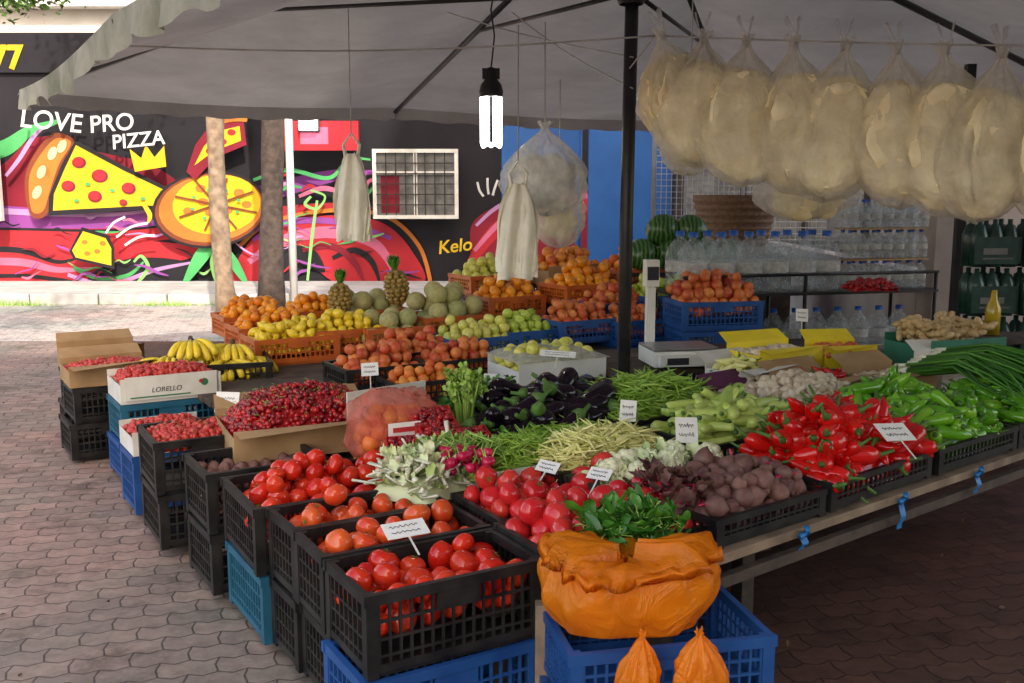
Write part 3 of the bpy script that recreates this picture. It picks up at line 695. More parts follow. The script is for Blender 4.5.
# ------------------------------------------------------------------ hanging lamp (lit)
lm = empty('hanging_lamp', (-.12, 5.9, 1.92))
m, nt, b = newmat('lit_tube'); b.inputs['Emission Color'].default_value = (1, .97, .92, 1); b.inputs['Emission Strength'].default_value = 12; M['lit'] = m
mb = MB()
for k in range(6):
    a = 2*pi*k/6; V, F = tube([(.05*math.cos(a), .05*math.sin(a), 0), (.05*math.cos(a), .05*math.sin(a), .26)], .014, 8); mb.add(V, F)
for k in (0, 2, 4):
    a, b2 = 2*pi*k/6, 2*pi*(k+1)/6; V, F = tube([(.05*math.cos(a), .05*math.sin(a), 0), (.055*math.cos((a+b2)/2), .055*math.sin((a+b2)/2), -.015), (.05*math.cos(b2), .05*math.sin(b2), 0)], .014, 8); mb.add(V, F)
mb.build('tubes', ['lit'], lm)
mb = MB(); V, F = lathe([(.0, .262), (.065, .262), (.07, .29), (.06, .33), (.035, .36), (.03, .42), (.0, .43)], 16); mb.add(V, F); mb.box(-.05, .05, -.02, .02, .36, .42); mb.build('ballast', ['metald'], lm)
mb = MB(); V, F = tube([(0, 0, .42), (.02, 0, .6), (0, .02, .75), (.03, 0, .9)], .005, 5); mb.add(V, F); mb.build('cable', ['metald'], lm)
wl = W(317, 127)
lm2 = empty('wall_lamp', (wl[0], WY-.7, wl[1])); mb = MB(); mb.box(-.14, .14, -.05, .05, -.1, .1, 0); mb.box(-.17, .17, .055, .4, -.12, .12, 1); mb.build('lamp_head', ['lit', 'metald'], lm2)

# ------------------------------------------------------------------ bags
def bagshape(w, h, dpt, seed, nu=56, nv=34, neck=.13, wr_=1):
    V = []; F = []
    for j in range(nv+1):
        t = j/nv
        if t < neck: r = .07+.16*abs(t/neck-.5)
        else:
            q = (t-neck)/(1-neck); r = (.15+.85*math.sin(min(1, q*1.75)*pi/2)**.9) if q < .571 else max(0, math.cos((q-.571)/.429*pi/2))**.38
            r = max(r, .02)
        z = -h*t
        for i in range(nu):
            a = 2*pi*i/nu; ca, sa = math.cos(a), math.sin(a)
            wr = 1+wr_*(.16*max(0, 1-t*1.1)**1.2*math.sin(9*a+seed+3*t)+.08*max(0, 1-t)*math.sin(17*a+seed*2)+.13*noise.noise(Vector((ca*1.3, sa*1.3, t*2.5+seed*3)))+.10*noise.noise(Vector((ca*3.5, sa*3.5, t*6+seed)))+.05*noise.noise(Vector((ca*8, sa*8, t*14+seed))))
            V.append((w/2*r*wr*ca+.03*(t-.5)*math.sin(seed*2.1), dpt/2*r*wr*sa, z+.025*noise.noise(Vector((ca*2, sa*2, seed+4)))))
    for j in range(nv):
        for i in range(nu): F.append((j*nu+i, j*nu+(i+1) % nu, (j+1)*nu+(i+1) % nu, (j+1)*nu+i))
    F.append(tuple(nv*nu+i for i in range(nu)))
    return np.array(V), F
bags = [(.60, 4.18, 2.30, .36, .50, 35), (.76, 4.14, 2.28, .38, .53, -15), (.93, 4.1, 2.26, .40, .59, 8), (1.11, 4.05, 2.25, .40, .62, 15), (1.28, 3.99, 2.23, .39, .62, -8), (1.46, 3.93, 2.21, .39, .63, 10), (1.63, 3.87, 2.2, .40, .65, -12), (1.80, 3.8, 2.18, .40, .65, 20), (2.0, 3.72, 2.17, .40, .66, 0)]
for i, (x, y, z, w, h, rz) in enumerate(bags):
    e = empty('flatbread_bag', (x, y, z), math.radians(rz)); e.rotation_euler = (R.uniform(-.06, .06), R.uniform(-.12, .12) if i else -.35, math.radians(rz))
    mb = MB(); V, F = bagshape(w, h, .28, i+1); mb.add(V, F)
    mb.build('plastic_bag', ['bag_cl'], e)
    mb = MB()
    for k in range(6):
        yy = -.07+k*.028; s = 1-abs(k-2.5)*.06; ox, oz = R.uniform(-.012, .012), R.uniform(-.015, .015)
        def fn(a, b, c, s=s, yy=yy, k=k, ox=ox, oz=oz):
            q = 1+.10*noise.noise(Vector((a*1.5, c*1.5, k+i*9)))
            return (ox+a*w*.465*s*q, yy+b*.020+.05*noise.noise(Vector((a*1.6, c*1.6, k*.25+i*5)))+.02*noise.noise(Vector((a*5, c*5, k))), oz+c*h*.375*s*q-h*.595)
        V, F = uvs(30, 18, fn); mb.add(V, F)
    mb.build('flatbreads', ['bread'], e)
    mb = MB()
    for s in (-1, 1):
        V, F = tube([(0, 0, -.05), (.012*s, 0, .01), (.03*s, .02, .07)], [.018, .01, .016], 6, flat=.3); mb.add(V, F)
    mb.build('knot', ['bag_wh'], e)
def simple_bag(name, x, y, z, w, h, dp, mat, seed, rz=0, fillmat=None):
    e = empty(name, (x, y, z), math.radians(rz)); mb = MB(); V, F = bagshape(w, h, dp, seed, wr_=1.4); mb.add(V, F); mb.build('bag', [mat], e)
    if fillmat:
        mb = MB()
        for k in range(26):
            a = R.uniform(0, 6.3); q = R.random()**.5
            mb.parts([t_ball(1, 1, .9, 10, 8, lump=.3, seed=k)], eul(0, 0, a)*w*.15, (math.cos(a)*q*w*.25, math.sin(a)*q*dp*.25, -h*.45-R.random()*h*.38))
        mb.build('contents', [fillmat], e)
    mb = MB(); V, F = tube([(0, 0, -.05), (.0, 0, .5)], .003, 4); mb.add(V, F); mb.build('string', ['rope'], e)
simple_bag('hanging_plastic_bag', .17, 5.3, 2.0, .44, .48, .34, 'bag_wh', 3, 0, 'paper')
simple_bag('hanging_plastic_bag', .26, 5.55, 1.74, .28, .4, .24, 'bag_wh', 6, 0, 'bread')
simple_bag('hanging_plastic_bag', 1.72, 5.9, 1.86, .55, .38, .34, 'bag_wh', 8, 0, 'bread')
simple_bag('hanging_plastic_bag', .80, 4.6, 2.12, .26, .40, .2, 'bag_cl', 12, 0, 'bread')
def carrier(name, x, y, z, w, h, rz, seed):
    e = empty(name, (x, y, z), math.radians(rz)); mb = MB()
    for k in range(7):
        V = []; F = []; n, m2 = 14, 10; ox = R.uniform(-.015, .015); ww0 = R.uniform(.85, 1.05); hh0 = R.uniform(.88, 1.05)
        for i in range(n+1):
            t = i/n
            for j in range(m2+1):
                s = j/m2*2-1
                ww = w*ww0*(.36+.64*min(1, t*2.2)**.8)*(.93+.07*math.sin(t*9+k))
                V.append((ox+s*ww/2, (k-3)*.012+.02*math.sin(s*6+k+t*3)*(.4+t)+.01*noise.noise(Vector((s*3, t*5, k+seed))), -t*h*hh0*(1-.08*abs(s)*math.sin(k*2))+.02*noise.noise(Vector((s*4, k, seed)))))
        for i in range(n):
            for j in range(m2): a = i*(m2+1)+j; F.append((a, a+1, a+m2+2, a+m2+1))
        mb.add(V, F)
    for s in (-1, 1):
        V, F = tube([(s*.03, 0, -.03), (s*.045, 0, .05), (0, 0, .11)], [.02, .014, .008], 6, flat=.5); mb.add(V, F)
    mb.build('bags', ['bag_cr'], e); mb = MB(); V, F = tube([(0, 0, .1), (.0, 0, .75)], .003, 4); mb.add(V, F); mb.build('string', ['rope'], e)
carrier('carrier_bag_bundle', .03, 4.95, 1.68, .20, .44, 10, 1)
carrier('carrier_bag_bundle', -.86, 5.45, 1.84, .19, .44, -10, 5)

# ------------------------------------------------------------------ stall layout frames
def LF(a, b): return (-.5-.51*a+.86*b, 2.65+.86*a+.51*b)
def RF(e, n): return (.59+.784*e-.62*n, 3.0+.62*e+.784*n)
RL, RR = 30.7, 38.3
def table(name, cx, cy, w, d, z, rot, top='wood', th=.035):
    e = empty(name, (cx, cy, 0), math.radians(rot)); mb = MB(); n = max(2, int(d/.16))
    for i in range(n): y0 = -d/2+d*i/n; mb.box(-w/2+R.uniform(-.01, .01), w/2+R.uniform(-.01, .01), y0+.003, y0+d/n-.003, z-th, z-R.uniform(0, .003))
    mb.build('top', [top], e, bevel=.003)
    mb = MB()
    for sx in (-1, 1):
        for sy in (-1, 1):
            x, y = sx*(w/2-.1), sy*(d/2-.08); mb.box(x-.03, x+.03, y-.03, y+.03, 0, z-th-.05)
        mb.box(sx*(w/2-.1)-.02, sx*(w/2-.1)+.02, -d/2+.01, d/2-.01, z-th-.05, z-th-.002)
    for sy in (-1, 1): mb.box(-w/2+.02, w/2-.02, sy*(d/2-.03)-.015, sy*(d/2-.03)+.015, z-th-.09, z-th-.052)
    mb.build('frame', ['woodd'], e)
    return e
x, y = RF(1.35, .8); table('display_table', x, y, 3.1, 1.62, .50, RR)
x, y = LF(1.15, 1.15); table('display_table', x, y, 1.25, 2.2, .44, RL, 'woodd')
x, y = LF(3.35, 1.35); table('display_table', x, y, 1.9, 2.1, .50, RL, 'woodd')
x, y = LF(4.1, 3.0); table('display_table', x, y, 2.4, 2.4, .55, RL, 'woodd')
table('display_table', 1.35, 6.3, 1.9, .8, .62, 20, 'woodd')

def tomcrate(a0, a1, mat, z, r, layers, under, w=.58, b=.36, full=2, z0=.12):
    x, y = LF((a0+a1)/2, b); d = a1-a0-.006
    return stand('tomato_crate', x, y, z, w, d, .25, RL, 'blackp', balls('tomatoes', [mat, 'calyx'], T_tom, w, d, z0, r, layers, full=full), under=under)
tomcrate(-.08, .26, 'tomato', .54, .046, 2, ['bluep'], z0=.10, full=2)
tomcrate(.26, .55, 'otomato', .545, .044, 3, ['blackp'], z0=.08)
tomcrate(.55, .83, 'otomato', .545, .044, 3, ['blackp'], z0=.08)
tomcrate(.83, 1.30, 'tomato', .54, .043, 4, ['tealp'], w=.74, b=.40, z0=.06, full=2)
for a, w, b in ((.06, .66, .99), (.43, .62, 1.0)):
    x, y = LF(a, b)
    stand('tomato_crate', x, y, .555, w, .37, .13, RL, 'blackp', balls('tomatoes', ['ptomato', 'calyx'], T_tom, w, .37, .015, .046, 3, full=2))
x, y = LF(1.56, .24); stand('potato_crate', x, y, .54, .5, .38, .25, RL, 'blackp', balls('potatoes', ['beet', 'calyx'], T_pot, .5, .38, .05, .035, 3, full=3), under=['blackp'])
x, y = LF(2.15, .14); stand('strawberry_crate', x, y, .55, .46, .42, .24, RL, 'blackp', heaps('strawberries', ['straw', 'leafd'], T_straw, .46, .42, .19, .05, .017, 1.5, .1), under=['blackp'])
x, y = LF(2.75, .12); stand('strawberry_box', x, y, .46, .4, .34, .12, RL, 'cardw', heaps('strawberries', ['straw', 'leafd'], T_straw, .4, .34, .07, .05, .017), 'carton', under=['bluep'], uh=.3)
x, y = LF(3.4, .25); stand('strawberry_box', x, y, .62, .55, .4, .14, RL, 'cardw', heaps('strawberries', ['straw', 'leafd'], T_straw, .55, .4, .10, .05, .018), 'carton', under=['tealp', 'bluep'], uh=.22)
x, y = LF(4.1, .05); stand('strawberry_box', x, y, .60, .5, .4, .13, RL, 'card', heaps('strawberries', ['straw', 'leafd'], T_straw, .5, .4, .06, .04, .018), 'cartonf', under=['blackp', 'blackp'], uh=.22)
x, y = LF(4.7, .1); stand('empty_carton', x, y, .62, .5, .4, .16, RL, 'card', None, 'cartonf', under=['blackp', 'blackp'], uh=.22)
stand('cherry_carton', -.98, 4.58, .62, .72, .52, .14, RL-6, 'card', heaps('cherries', ['cherry', 'bean'], T_cherry, .72, .52, .08, .17, .0135, 1.7, .12), 'cartonf')
def lorello(x, y, z, w, h, rot):
    e = empty('printed_carton', (x, y, z), math.radians(rot)); mb = MB(); mb.box(-w/2, w/2, -.004, .004, 0, h); mb.box(-w/2, w/2, .0045, .2, 0, .006)
    mb.build('panel', ['cardw'], e)
    text('print', 'LORELLO', h*.3, (-.03, -.006, h*.38), (pi/2, 0, 0), 'ink', e, .0005, .2)
    mb = MB(); V, F = lathe([(0, 0), (h*.16, 0)], 20); mb.add(V, F, 0, eul(pi/2, 0, 0), (w*.36, -.006, h*.55)); V, F = lathe([(0, 0), (h*.09, 0)], 20); mb.add(V, F, 1, eul(pi/2, 0, 0), (w*.36-.02, -.008, h*.6)); mb.add([(-w*.45, -.006, h*.08), (w*.2, -.006, h*.08), (w*.2, -.006, h*.14), (-w*.45, -.006, h*.14)], [(0, 1, 2, 3)], 0)
    mb.build('print_mark', ['green_ink', 'red_ink'], e)
    return e
lorello(-.58, 4.56, .60, .44, .15, 42); x, y = LF(3.19, .25); lorello(x, y, .50, .5, .13, RL)

def fc(name, x, y, rim, w, d, cm, item, mats, T, r, layers, rot=RL, h=.13, full=2, under=(), kind='crate', z0=.02, uh=.22, **k):
    return stand(name, x, y, rim, w, d, h, rot, cm, balls(item, mats, T, w, d, z0, r, layers, full=full, **k), kind, under, uh)
AP = ['peach', 'calyx']
fc('peach_crate', -.80, 5.75, .66, .5, .38, 'blackp', 'peaches', ['peach'], T_round, .036, 4)
fc('peach_crate', -.36, 6.0, .66, .5, .38, 'blackp', 'nectarines', ['peach'], T_round, .034, 4)
fc('peach_crate', -.62, 6.15, .68, .5, .38, 'blackp', 'peaches', ['peach'], T_round, .037, 4)
fc('apricot_crate', -.50, 5.50, .62, .45, .3, 'blackp', 'apricots', ['apricot'], T_round, .03, 4)
def bananas(mb):
    for bx, by, bz, rz in ((-.20, -.10, .20, -.3), (.10, -.12, .19, .1), (-.04, .02, .26, -.1), (-.26, .06, .21, -.6), (.24, .02, .20, .3), (.05, .14, .23, 0), (-.10, -.02, .32, .2), (.14, .04, .28, -.3)):
        for i in range(7):
            fa = (i-3)*.20; P = []; rad = []
            for k in range(9):
                t = k/8; th = t*1.8; P.append((.014+.15*math.sin(th), 0, -.105*(1-math.cos(th)))); rad.append((.008, .012, .019, .022, .0225, .022, .020, .012, .006)[k])
            V, F = tube(P, rad, 7); mb.add(V, F, 0, eul(0, 0, rz-pi/2+fa*1.3)@eul(R.uniform(-.2, .2), R.uniform(-.1, .15), 0), (bx+fa*.05, by+.04, bz+R.uniform(-.01, .01)))
        V, F = tube([(0, 0, -.01), (0, .05, .015)], [.022, .014], 6); mb.add(V, F, 1, eul(0, 0, rz), (bx, by+.04, bz))
stand('banana_crate', -1.90, 6.2, .60, .72, .46, .2, RL-10, 'blackp', ('bananas', ['banana', 'brown'], bananas), under=['bluep'], uh=.22)
fc('lemon_crate', -1.52, 6.75, .68, .58, .4, 'orangep', 'lemons', ['lemon'], T_lemon, .036, 4, under=['blackp'], h=.18, z0=.06)
fc('orange_crate', -1.75, 7.15, .70, .55, .4, 'orangep', 'oranges', ['orange'], T_round, .037, 4, under=['blackp'], h=.18, z0=.06)
fc('apple_crate', -1.22, 7.0, .70, .55, .4, 'orangep', 'yellow_apples', ['lemon', 'calyx'], T_apple, .037, 4, h=.16, z0=.05)
fc('orange_crate', -2.0, 7.6, .72, .5, .4, 'orangep', 'oranges', ['orange'], T_round, .037, 4, h=.16, z0=.05)
fc('apricot_crate', -1.5, 7.6, .76, .5, .4, 'orangep', 'apricots', ['orange'], T_round, .036, 4, h=.16, z0=.05)
fc('melon_crate', -.88, 7.1, .70, .5, .42, 'orangep', 'melons', ['melon'], T_round, .075, 2, h=.16, z0=.02, full=1)
fc('melon_crate', -.50, 7.45, .74, .55, .45, 'orangep', 'melons', ['melon'], T_round, .08, 3, h=.16, z0=.02)
fc('melon_crate', -1.1, 7.65, .76, .5, .42, 'orangep', 'melons', ['melon'], T_round, .075, 2, h=.16, z0=.02)
fc('green_apple_crate', -.26, 6.75, .68, .55, .4, 'bluep', 'green_apples', ['yapple', 'calyx'], T_apple, .038, 4, h=.16, z0=.05)
fc('green_apple_crate', .08, 6.95, .70, .45, .4, 'bluep', 'green_apples', ['gapple', 'calyx'], T_apple, .038, 4, h=.16, z0=.05)
fc('orange_crate', -.05, 7.85, .84, .5, .4, 'orangep', 'oranges', ['orange'], T_round, .04, 4, h=.16, z0=.05, under=['blackp'])
fc('peach_crate', .45, 7.05, .76, .5, .4, 'bluep', 'peaches', AP, T_apple, .038, 4, h=.16, z0=.05)
fc('peach_crate', .85, 7.2, .74, .5, .4, 'bluep', 'peaches', AP, T_apple, .036, 4, h=.18, z0=.05, under=['bluep'])
fc('orange_crate', .55, 8.0, .92, .55, .42, 'orangep', 'oranges', ['orange'], T_round, .042, 5, h=.16, z0=.05, under=['blackp', 'blackp'])
fc('peach_crate', .75, 7.6, .82, .5, .4, 'bluep', 'peaches', ['peach'], T_round, .04, 4, h=.16, z0=.05, under=['bluep'])
fc('green_apple_crate', 1.12, 7.75, .86, .5, .4, 'bluep', 'green_apples', ['gapple', 'calyx'], T_apple, .04, 4, h=.16, z0=.05, under=['bluep'])
fc('peach_crate', 1.40, 6.95, .90, .58, .40, 'bluep', 'nectarines', ['peach'], T_round, .040, 5, h=.2, z0=.10, under=['bluep', 'bluep'], rot=12, full=3)
fc('pear_crate', -.2, 8.5, .95, .55, .42, 'orangep', 'pears', ['yapple', 'calyx'], T_apple, .045, 4, h=.16, z0=.04, under=['blackp', 'blackp'])
fc('onion_crate', .45, 8.7, 1.02, .6, .42, 'card', 'onions', ['apricot'], T_round, .045, 4, h=.16, z0=.04, kind='carton', under=['blackp', 'blackp', 'blackp'])
fc('orange_crate', 1.0, 8.5, 1.0, .55, .42, 'orangep', 'oranges', ['apricot'], T_round, .042, 5, h=.16, z0=.04, under=['blackp', 'blackp'])
def pineapple(x, y, z, s=1, lean=.1):
    e = empty('pineapple', (x, y, z)); e.rotation_euler = (lean, R.uniform(-.1, .1), R.uniform(0, 6))
    mb = MB()
    for j in range(10):
        th = pi*(j+.5)/10; rr_ = .062*math.sin(th)**.7*s; z_ = .1*s-.095*math.cos(th)*s*1.0; n = max(4, int(12*math.sin(th)))
        for k in range(n):
            a = 2*pi*(k+.5*(j % 2))/n; V, F = uvs(6, 4); mb.add(V*np.array((.019, .019, .015))*s, F, 0, eul(0, 0, a), (rr_*math.cos(a), rr_*math.sin(a), z_))
    V, F = uvs(12, 8); mb.add(V*np.array((.06, .06, .09))*s, F, 0, None, (0, 0, .1*s)); mb.build('fruit', ['pine'], e)
    mb = MB()
    for k in range(34):
        a = k*2.4; q = k/34; V, F, _ = leaf(.13*s*(1.1-.2*q), .024, 1.1*(1-q), .3, 0); mb.add(V, F, 0, eul(0, 0, a)@eul(0, -(.45+.95*q), 0), (0, 0, .185*s))
    mb.build('crown', ['leafd'], e)
M['pine'] = fruit('pineapple_skin', [(.42, .24, .05), (.3, .2, .05), (.5, .3, .08)], .6, (.12, .14, .04), 60, .5)
pineapple(-1.28, 7.35, .74, 1.15); pineapple(-.86, 7.55, .80, 1.25, -.1)
stand('netted_fruit_box', .2, 5.75, .70, .56, .42, .18, RL-4, 'whitep', [balls('apples', ['yapple', 'calyx'], T_apple, .56, .42, .02, .038, 4, full=3),
      ('net_cover', ['net'], lambda mb: dome(mb, .6, .46, .185, .05))], 'carton')
m, nt, b = newmat('watermelon_rind'); wv = N(nt, 'ShaderNodeTexWave', wave_type='BANDS', bands_direction='X'); tc = N(nt, 'ShaderNodeTexCoord'); L_(nt, tc.outputs['Object'], wv.inputs[0])
wv.inputs['Scale'].default_value = 9; wv.inputs['Distortion'].default_value = 6; wv.inputs['Detail'].default_value = 3; r_ = ramp(nt, [(.015, .06, .015), (.10, .22, .05)], [.45, .75]); L_(nt, wv.outputs[1], r_.inputs[0]); L_(nt, r_.outputs[0], b.inputs['Base Color']); b.inputs['Roughness'].default_value = .3; M['wmelon'] = m
mb = MB()
for (x, y, z) in ((0, 0, 0), (.27, .02, .0), (-.2, .24, 0), (.1, .25, .0), (.36, .26, 0), (-.06, .06, .2), (.18, .08, .2), (-.25, -.02, .0), (.5, .1, 0)):
    V, F = uvs(20, 14); mb.add(V*np.array((.14, .135, .125))*R.uniform(.9, 1.05), F, 0, eul(R.gauss(0, .5), R.gauss(0, .5), R.uniform(0, 6)), (x, y, z))
mb.build('watermelon_pile', ['wmelon'], None, (1.32, 8.35, 1.12))
stand('watermelon_stand', 1.45, 8.45, .985, 1.1, .6, .28, 5, 'blackp', None, under=['bluep', 'blackp'], uh=.3)

# ---- greens in the middle
def leafheap(name, x, y, z, w, d, h, L, n, mats, rot=RR, T=T_leaf, th=.03, **k):
    mb = MB(); pile_sticks(mb, T, w, d, 0, h, L, n, tilt=.5, thick=th, **k); return mb.build(name, mats, None, (x, y, z), (0, 0, math.radians(rot)))
leafheap('napa_cabbage', -.35, 3.66, .54, .30, .30, .09, .10, 120, ['leafw', 'onionw'], 60, T_chard, .06)
leafheap('romaine_lettuce', -.28, 3.86, .55, .24, .2, .08, .09, 80, ['leafl', 'onionw'], 40, T_chard, .05)
mb = MB()
for k in range(54):
    p = (R.uniform(-.11, .11), R.uniform(-.10, .10), R.uniform(0, .08)); mb.parts([t_ball(1, 1, 1, 10, 8, point=.3)], eul(R.gauss(0, 1), R.gauss(0, 1), 0)*.019, p)
    V, F = tube([p, (p[0]+R.gauss(0, .03), p[1]+.05, p[2]+.03), (p[0]+R.gauss(0, .05), p[1]+.1, p[2]+.05)], .003, 4); mb.add(V, F, 1)
mb.build('radish_bunch', ['radish', 'leafl'], None, (-.17, 3.68, .60))
leafheap('radish_greens', -.13, 3.84, .57, .26, .2, .07, .09, 110, ['leafl', 'leafl'])
stand('chili_pepper_box', .02, 3.80, .62, .36, .30, .12, RL, 'cardw', sticks('green_chili_peppers', ['bean', 'calyx'], T_beanS, .36, .30, .08, .11, .09, 480, thick=.03), 'carton')
def celery(x, y, z, h, n, seed, spread=.1, mats=('leafl', 'leafd')):
    rr = random.Random(seed); mb = MB()
    for k in range(n):
        a = rr.uniform(0, 6.3); s = rr.random()**.5*spread
        p0 = (math.cos(a)*.025, math.sin(a)*.025, 0); p2 = (math.cos(a)*s, math.sin(a)*s, h*rr.uniform(.75, 1)); p1 = ((p0[0]+p2[0])*.42, (p0[1]+p2[1])*.42, h*.5)
        V, F = tube([p0, p1, p2], [.008, .006, .003], 5); mb.add(V, F, 0)
        for q in range(6):
            mb.parts([(leaf(1, .7, .6, .2, .1, 1, q))], eul(rr.gauss(0, .7), -rr.uniform(0, 1.2), rr.uniform(0, 6.3))*.036, (p2[0]+rr.gauss(0, .014), p2[1]+rr.gauss(0, .014), p2[2]-rr.random()*.07))
    mb.build('celery_bunch', [M[m] for m in mats], None, (x, y, z))
celery(-.21, 4.42, .54, .32, 34, 3, .09, ('leafl', 'leafl')); celery(-.10, 4.64, .52, .26, 26, 5, .11, ('leafl', 'leafd'))
leafheap('parsley_bunch', -.24, 4.72, .53, .3, .3, .09, .08, 160, ['leafd', 'calyx'])
leafheap('herb_bunch', -.10, 4.14, .55, .24, .22, .07, .07, 130, ['leafd', 'calyx'])
e = empty('produce_bag', (-.50, 4.18, .47), .45); mb = MB(); pile_balls(mb, T_round, .34, .2, 0, .036, 5, full=4); mb.build('contents', ['apricot'], e)
M['bag_red'] = film('printed_bag_film', (.85, .22, .16), .5, .12, 14, .05)
mb = MB()
def fn(x, y, z):
    q = 1+.20*noise.noise(Vector((x*2.5, y*2.5, z*2.5)))+.08*noise.noise(Vector((x*8, y*8, z*8))); c = lambda v: math.copysign(abs(v)**.7, v); return (c(x)*.20*q, c(y)*.12*q, c(z)*.17*q+.17)
V, F = uvs(44, 30, fn); mb.add(V, F); mb.build('bag', ['bag_red'], e)
mb = MB(); mb.box(-.08, .08, -.146, -.144, .14, .23, 0); mb.box(-.06, .04, -.1485, -.1465, .155, .17, 1); mb.box(-.06, .06, -.1485, -.1465, .19, .21, 1); mb.build('label', ['paper', 'red_ink'], e)
for (x, y, z, rz) in ((-.42, 3.96, .58, .3), (-.29, 4.04, .61, .5), (-.17, 4.02, .60, .6), (-.34, 4.14, .66, .4)):
    e = empty('grape_punnet', (x, y, z), rz); mb = MB(); carton_mesh(mb, .18, .14, .05, cut=False); mb.box(-.092, .092, -.072, -.0705, .0, .05, 1); mb.box(-.05, .05, -.0745, -.0725, .015, .035, 2); mb.build('tray', ['cardr', 'red_ink', 'paper'], e, rot=(.5, 0, 0))
    mb = MB(); heap_small(mb, T_cherry, .16, .12, .035, .02, .012); mb.build('berries', ['cherry'], e, rot=(.5, 0, 0))
stand('eggplant_crate', .20, 4.60, .62, .66, .42, .12, RR-6, 'blackp', sticks('eggplants', ['egg', 'calyx'], T_egg, .66, .42, .08, .12, .30, 54, ang=.1, spread=.5, thick=.05))
stand('eggplant_crate', .06, 4.28, .60, .44, .3, .08, RR-6, 'blackp', sticks('eggplants', ['egg', 'calyx'], T_egg, .44, .3, .04, .08, .26, 26, ang=.1, spread=.5, thick=.05))
# ---- right-hand table crates
def rcrate(name, e, n, w, d, item, mats, T, h, L, num, rim=.62, **k):
    x, y = RF(e, n); return stand(name, x, y, rim, w, d, .11, RR, 'blackp', sticks(item, mats, T, w, d, .06, h, L, num, **k))
x, y = RF(.40, .22); stand('beetroot_crate', x, y, .60, .58, .40, .10, RR, 'blackp', [balls('beetroots', ['beet', 'radish'], T_beet, .55, .39, .0, .032, 4, full=3, jit=.35, var=.35)])
leafheap('beet_stems', RF(.18, .3)[0], RF(.18, .3)[1], .58, .22, .3, .07, .11, 110, ['beet', 'radish'])
rcrate('red_pepper_crate', 1.05, .24, .70, .46, 'red_peppers', ['rpep', 'calyx'], T_rpep, .17, .20, 200, thick=.08, ang=.3, spread=.8, tilt=.4)
rcrate('green_pepper_crate', 1.78, .24, .66, .46, 'green_peppers', ['gpep', 'calyx'], T_gpep, .15, .16, 110, thick=.06, tilt=.35)
rcrate('green_pepper_crate', 2.45, .24, .62, .46, 'green_peppers', ['gpep', 'calyx'], T_gpep, .13, .16, 90, thick=.06, tilt=.35)
x, y = RF(1.95, .55); leafheap('green_pepper_pile', x, y, .62, .6, .3, .1, .16, 50, ['gpep', 'calyx'], RR, T_gpep, .05)
def cauls(mb):
    for cx_, cy_ in ((-.2, .0), (-.07, .05), (.05, -.05), (.17, .03), (-.14, -.09), (.25, -.07)):
        for k_ in range(9):
            for b_ in (.2, .8, 1.3):
                V, F = uvs(8, 6); a_ = k_*.7; mb.add(V*.018*R.uniform(.7, 1.2), F, 0, None, (cx_+.045*math.cos(a_)*math.cos(b_), cy_+.045*math.sin(a_)*math.cos(b_), .11+.045*math.sin(b_)))
x, y = RF(.34, .55); stand('cauliflower_crate', x, y, .62, .62, .26, .10, RR, 'blackp', [('cauliflowers', ['caul'], cauls),
      ('outer_leaves', ['leafw', 'leafw'], lambda mb: pile_sticks(mb, T_let, .58, .24, .05, .06, .06, 130, tilt=.6, thick=.05))])
x, y = RF(.34, .83); stand('wax_bean_crate', x, y, .62, .62, .28, .10, RR, 'blackp', sticks('wax_beans', ['ybean'], T_beanS, .62, .28, .07, .11, .17, 400, ang=.2, spread=.7, thick=.03))
x, y = RF(.38, 1.12); stand('green_bean_crate', x, y, .60, .60, .27, .10, RR, 'blackp', sticks('green_beans', ['bean'], T_beanS, .60, .27, .06, .08, .17, 340, ang=.0, spread=.7, thick=.03))
x, y = RF(1.15, 1.36); stand('green_bean_crate', x, y, .62, .74, .50, .11, RR, 'blackp', sticks('green_beans', ['bean'], T_beanS, .74, .50, .06, .17, .19, 700, thick=.035))
x, y = RF(1.12, .82); stand('squash_crate', x, y, .62, .68, .44, .11, RR, 'blackp', sticks('pale_squashes', ['zuc', 'calyx'], T_zuc, .68, .44, .06, .13, .19, 90, ang=.3, spread=.6, thick=.06, tilt=.35))
x, y = RF(1.78, .92); stand('mushroom_carton', x, y, .65, .54, .44, .11, RR, 'card', heaps('mushrooms', ['mush'], T_mush, .54, .44, .07, .12, .025, 1.6), 'carton')
x, y = RF(2.1, 1.3); stand('garlic_carton', x, y, .64, .5, .36, .12, RR, 'cardp', heaps('garlic', ['mush'], T_pot, .5, .36, .07, .05, .026), 'carton')
leafheap('spinach_heap', .37, 2.96, .60, .30, .24, .06, .085, 200, ['leafd', 'leafl'], 20)
e = empty('crate_stack', (.40, 2.80, 0), math.radians(12))
for k in range(2): mb = MB(); crate_mesh(mb, .6, .4, .2); mb.build('crate', ['bluep'], e, (k*.01, 0, k*.205))
e = empty('crate_stack', (.44, 2.40, 0), math.radians(12)); mb = MB(); crate_mesh(mb, .5, .34, .27); mb.build('crate', ['bluep'], e)
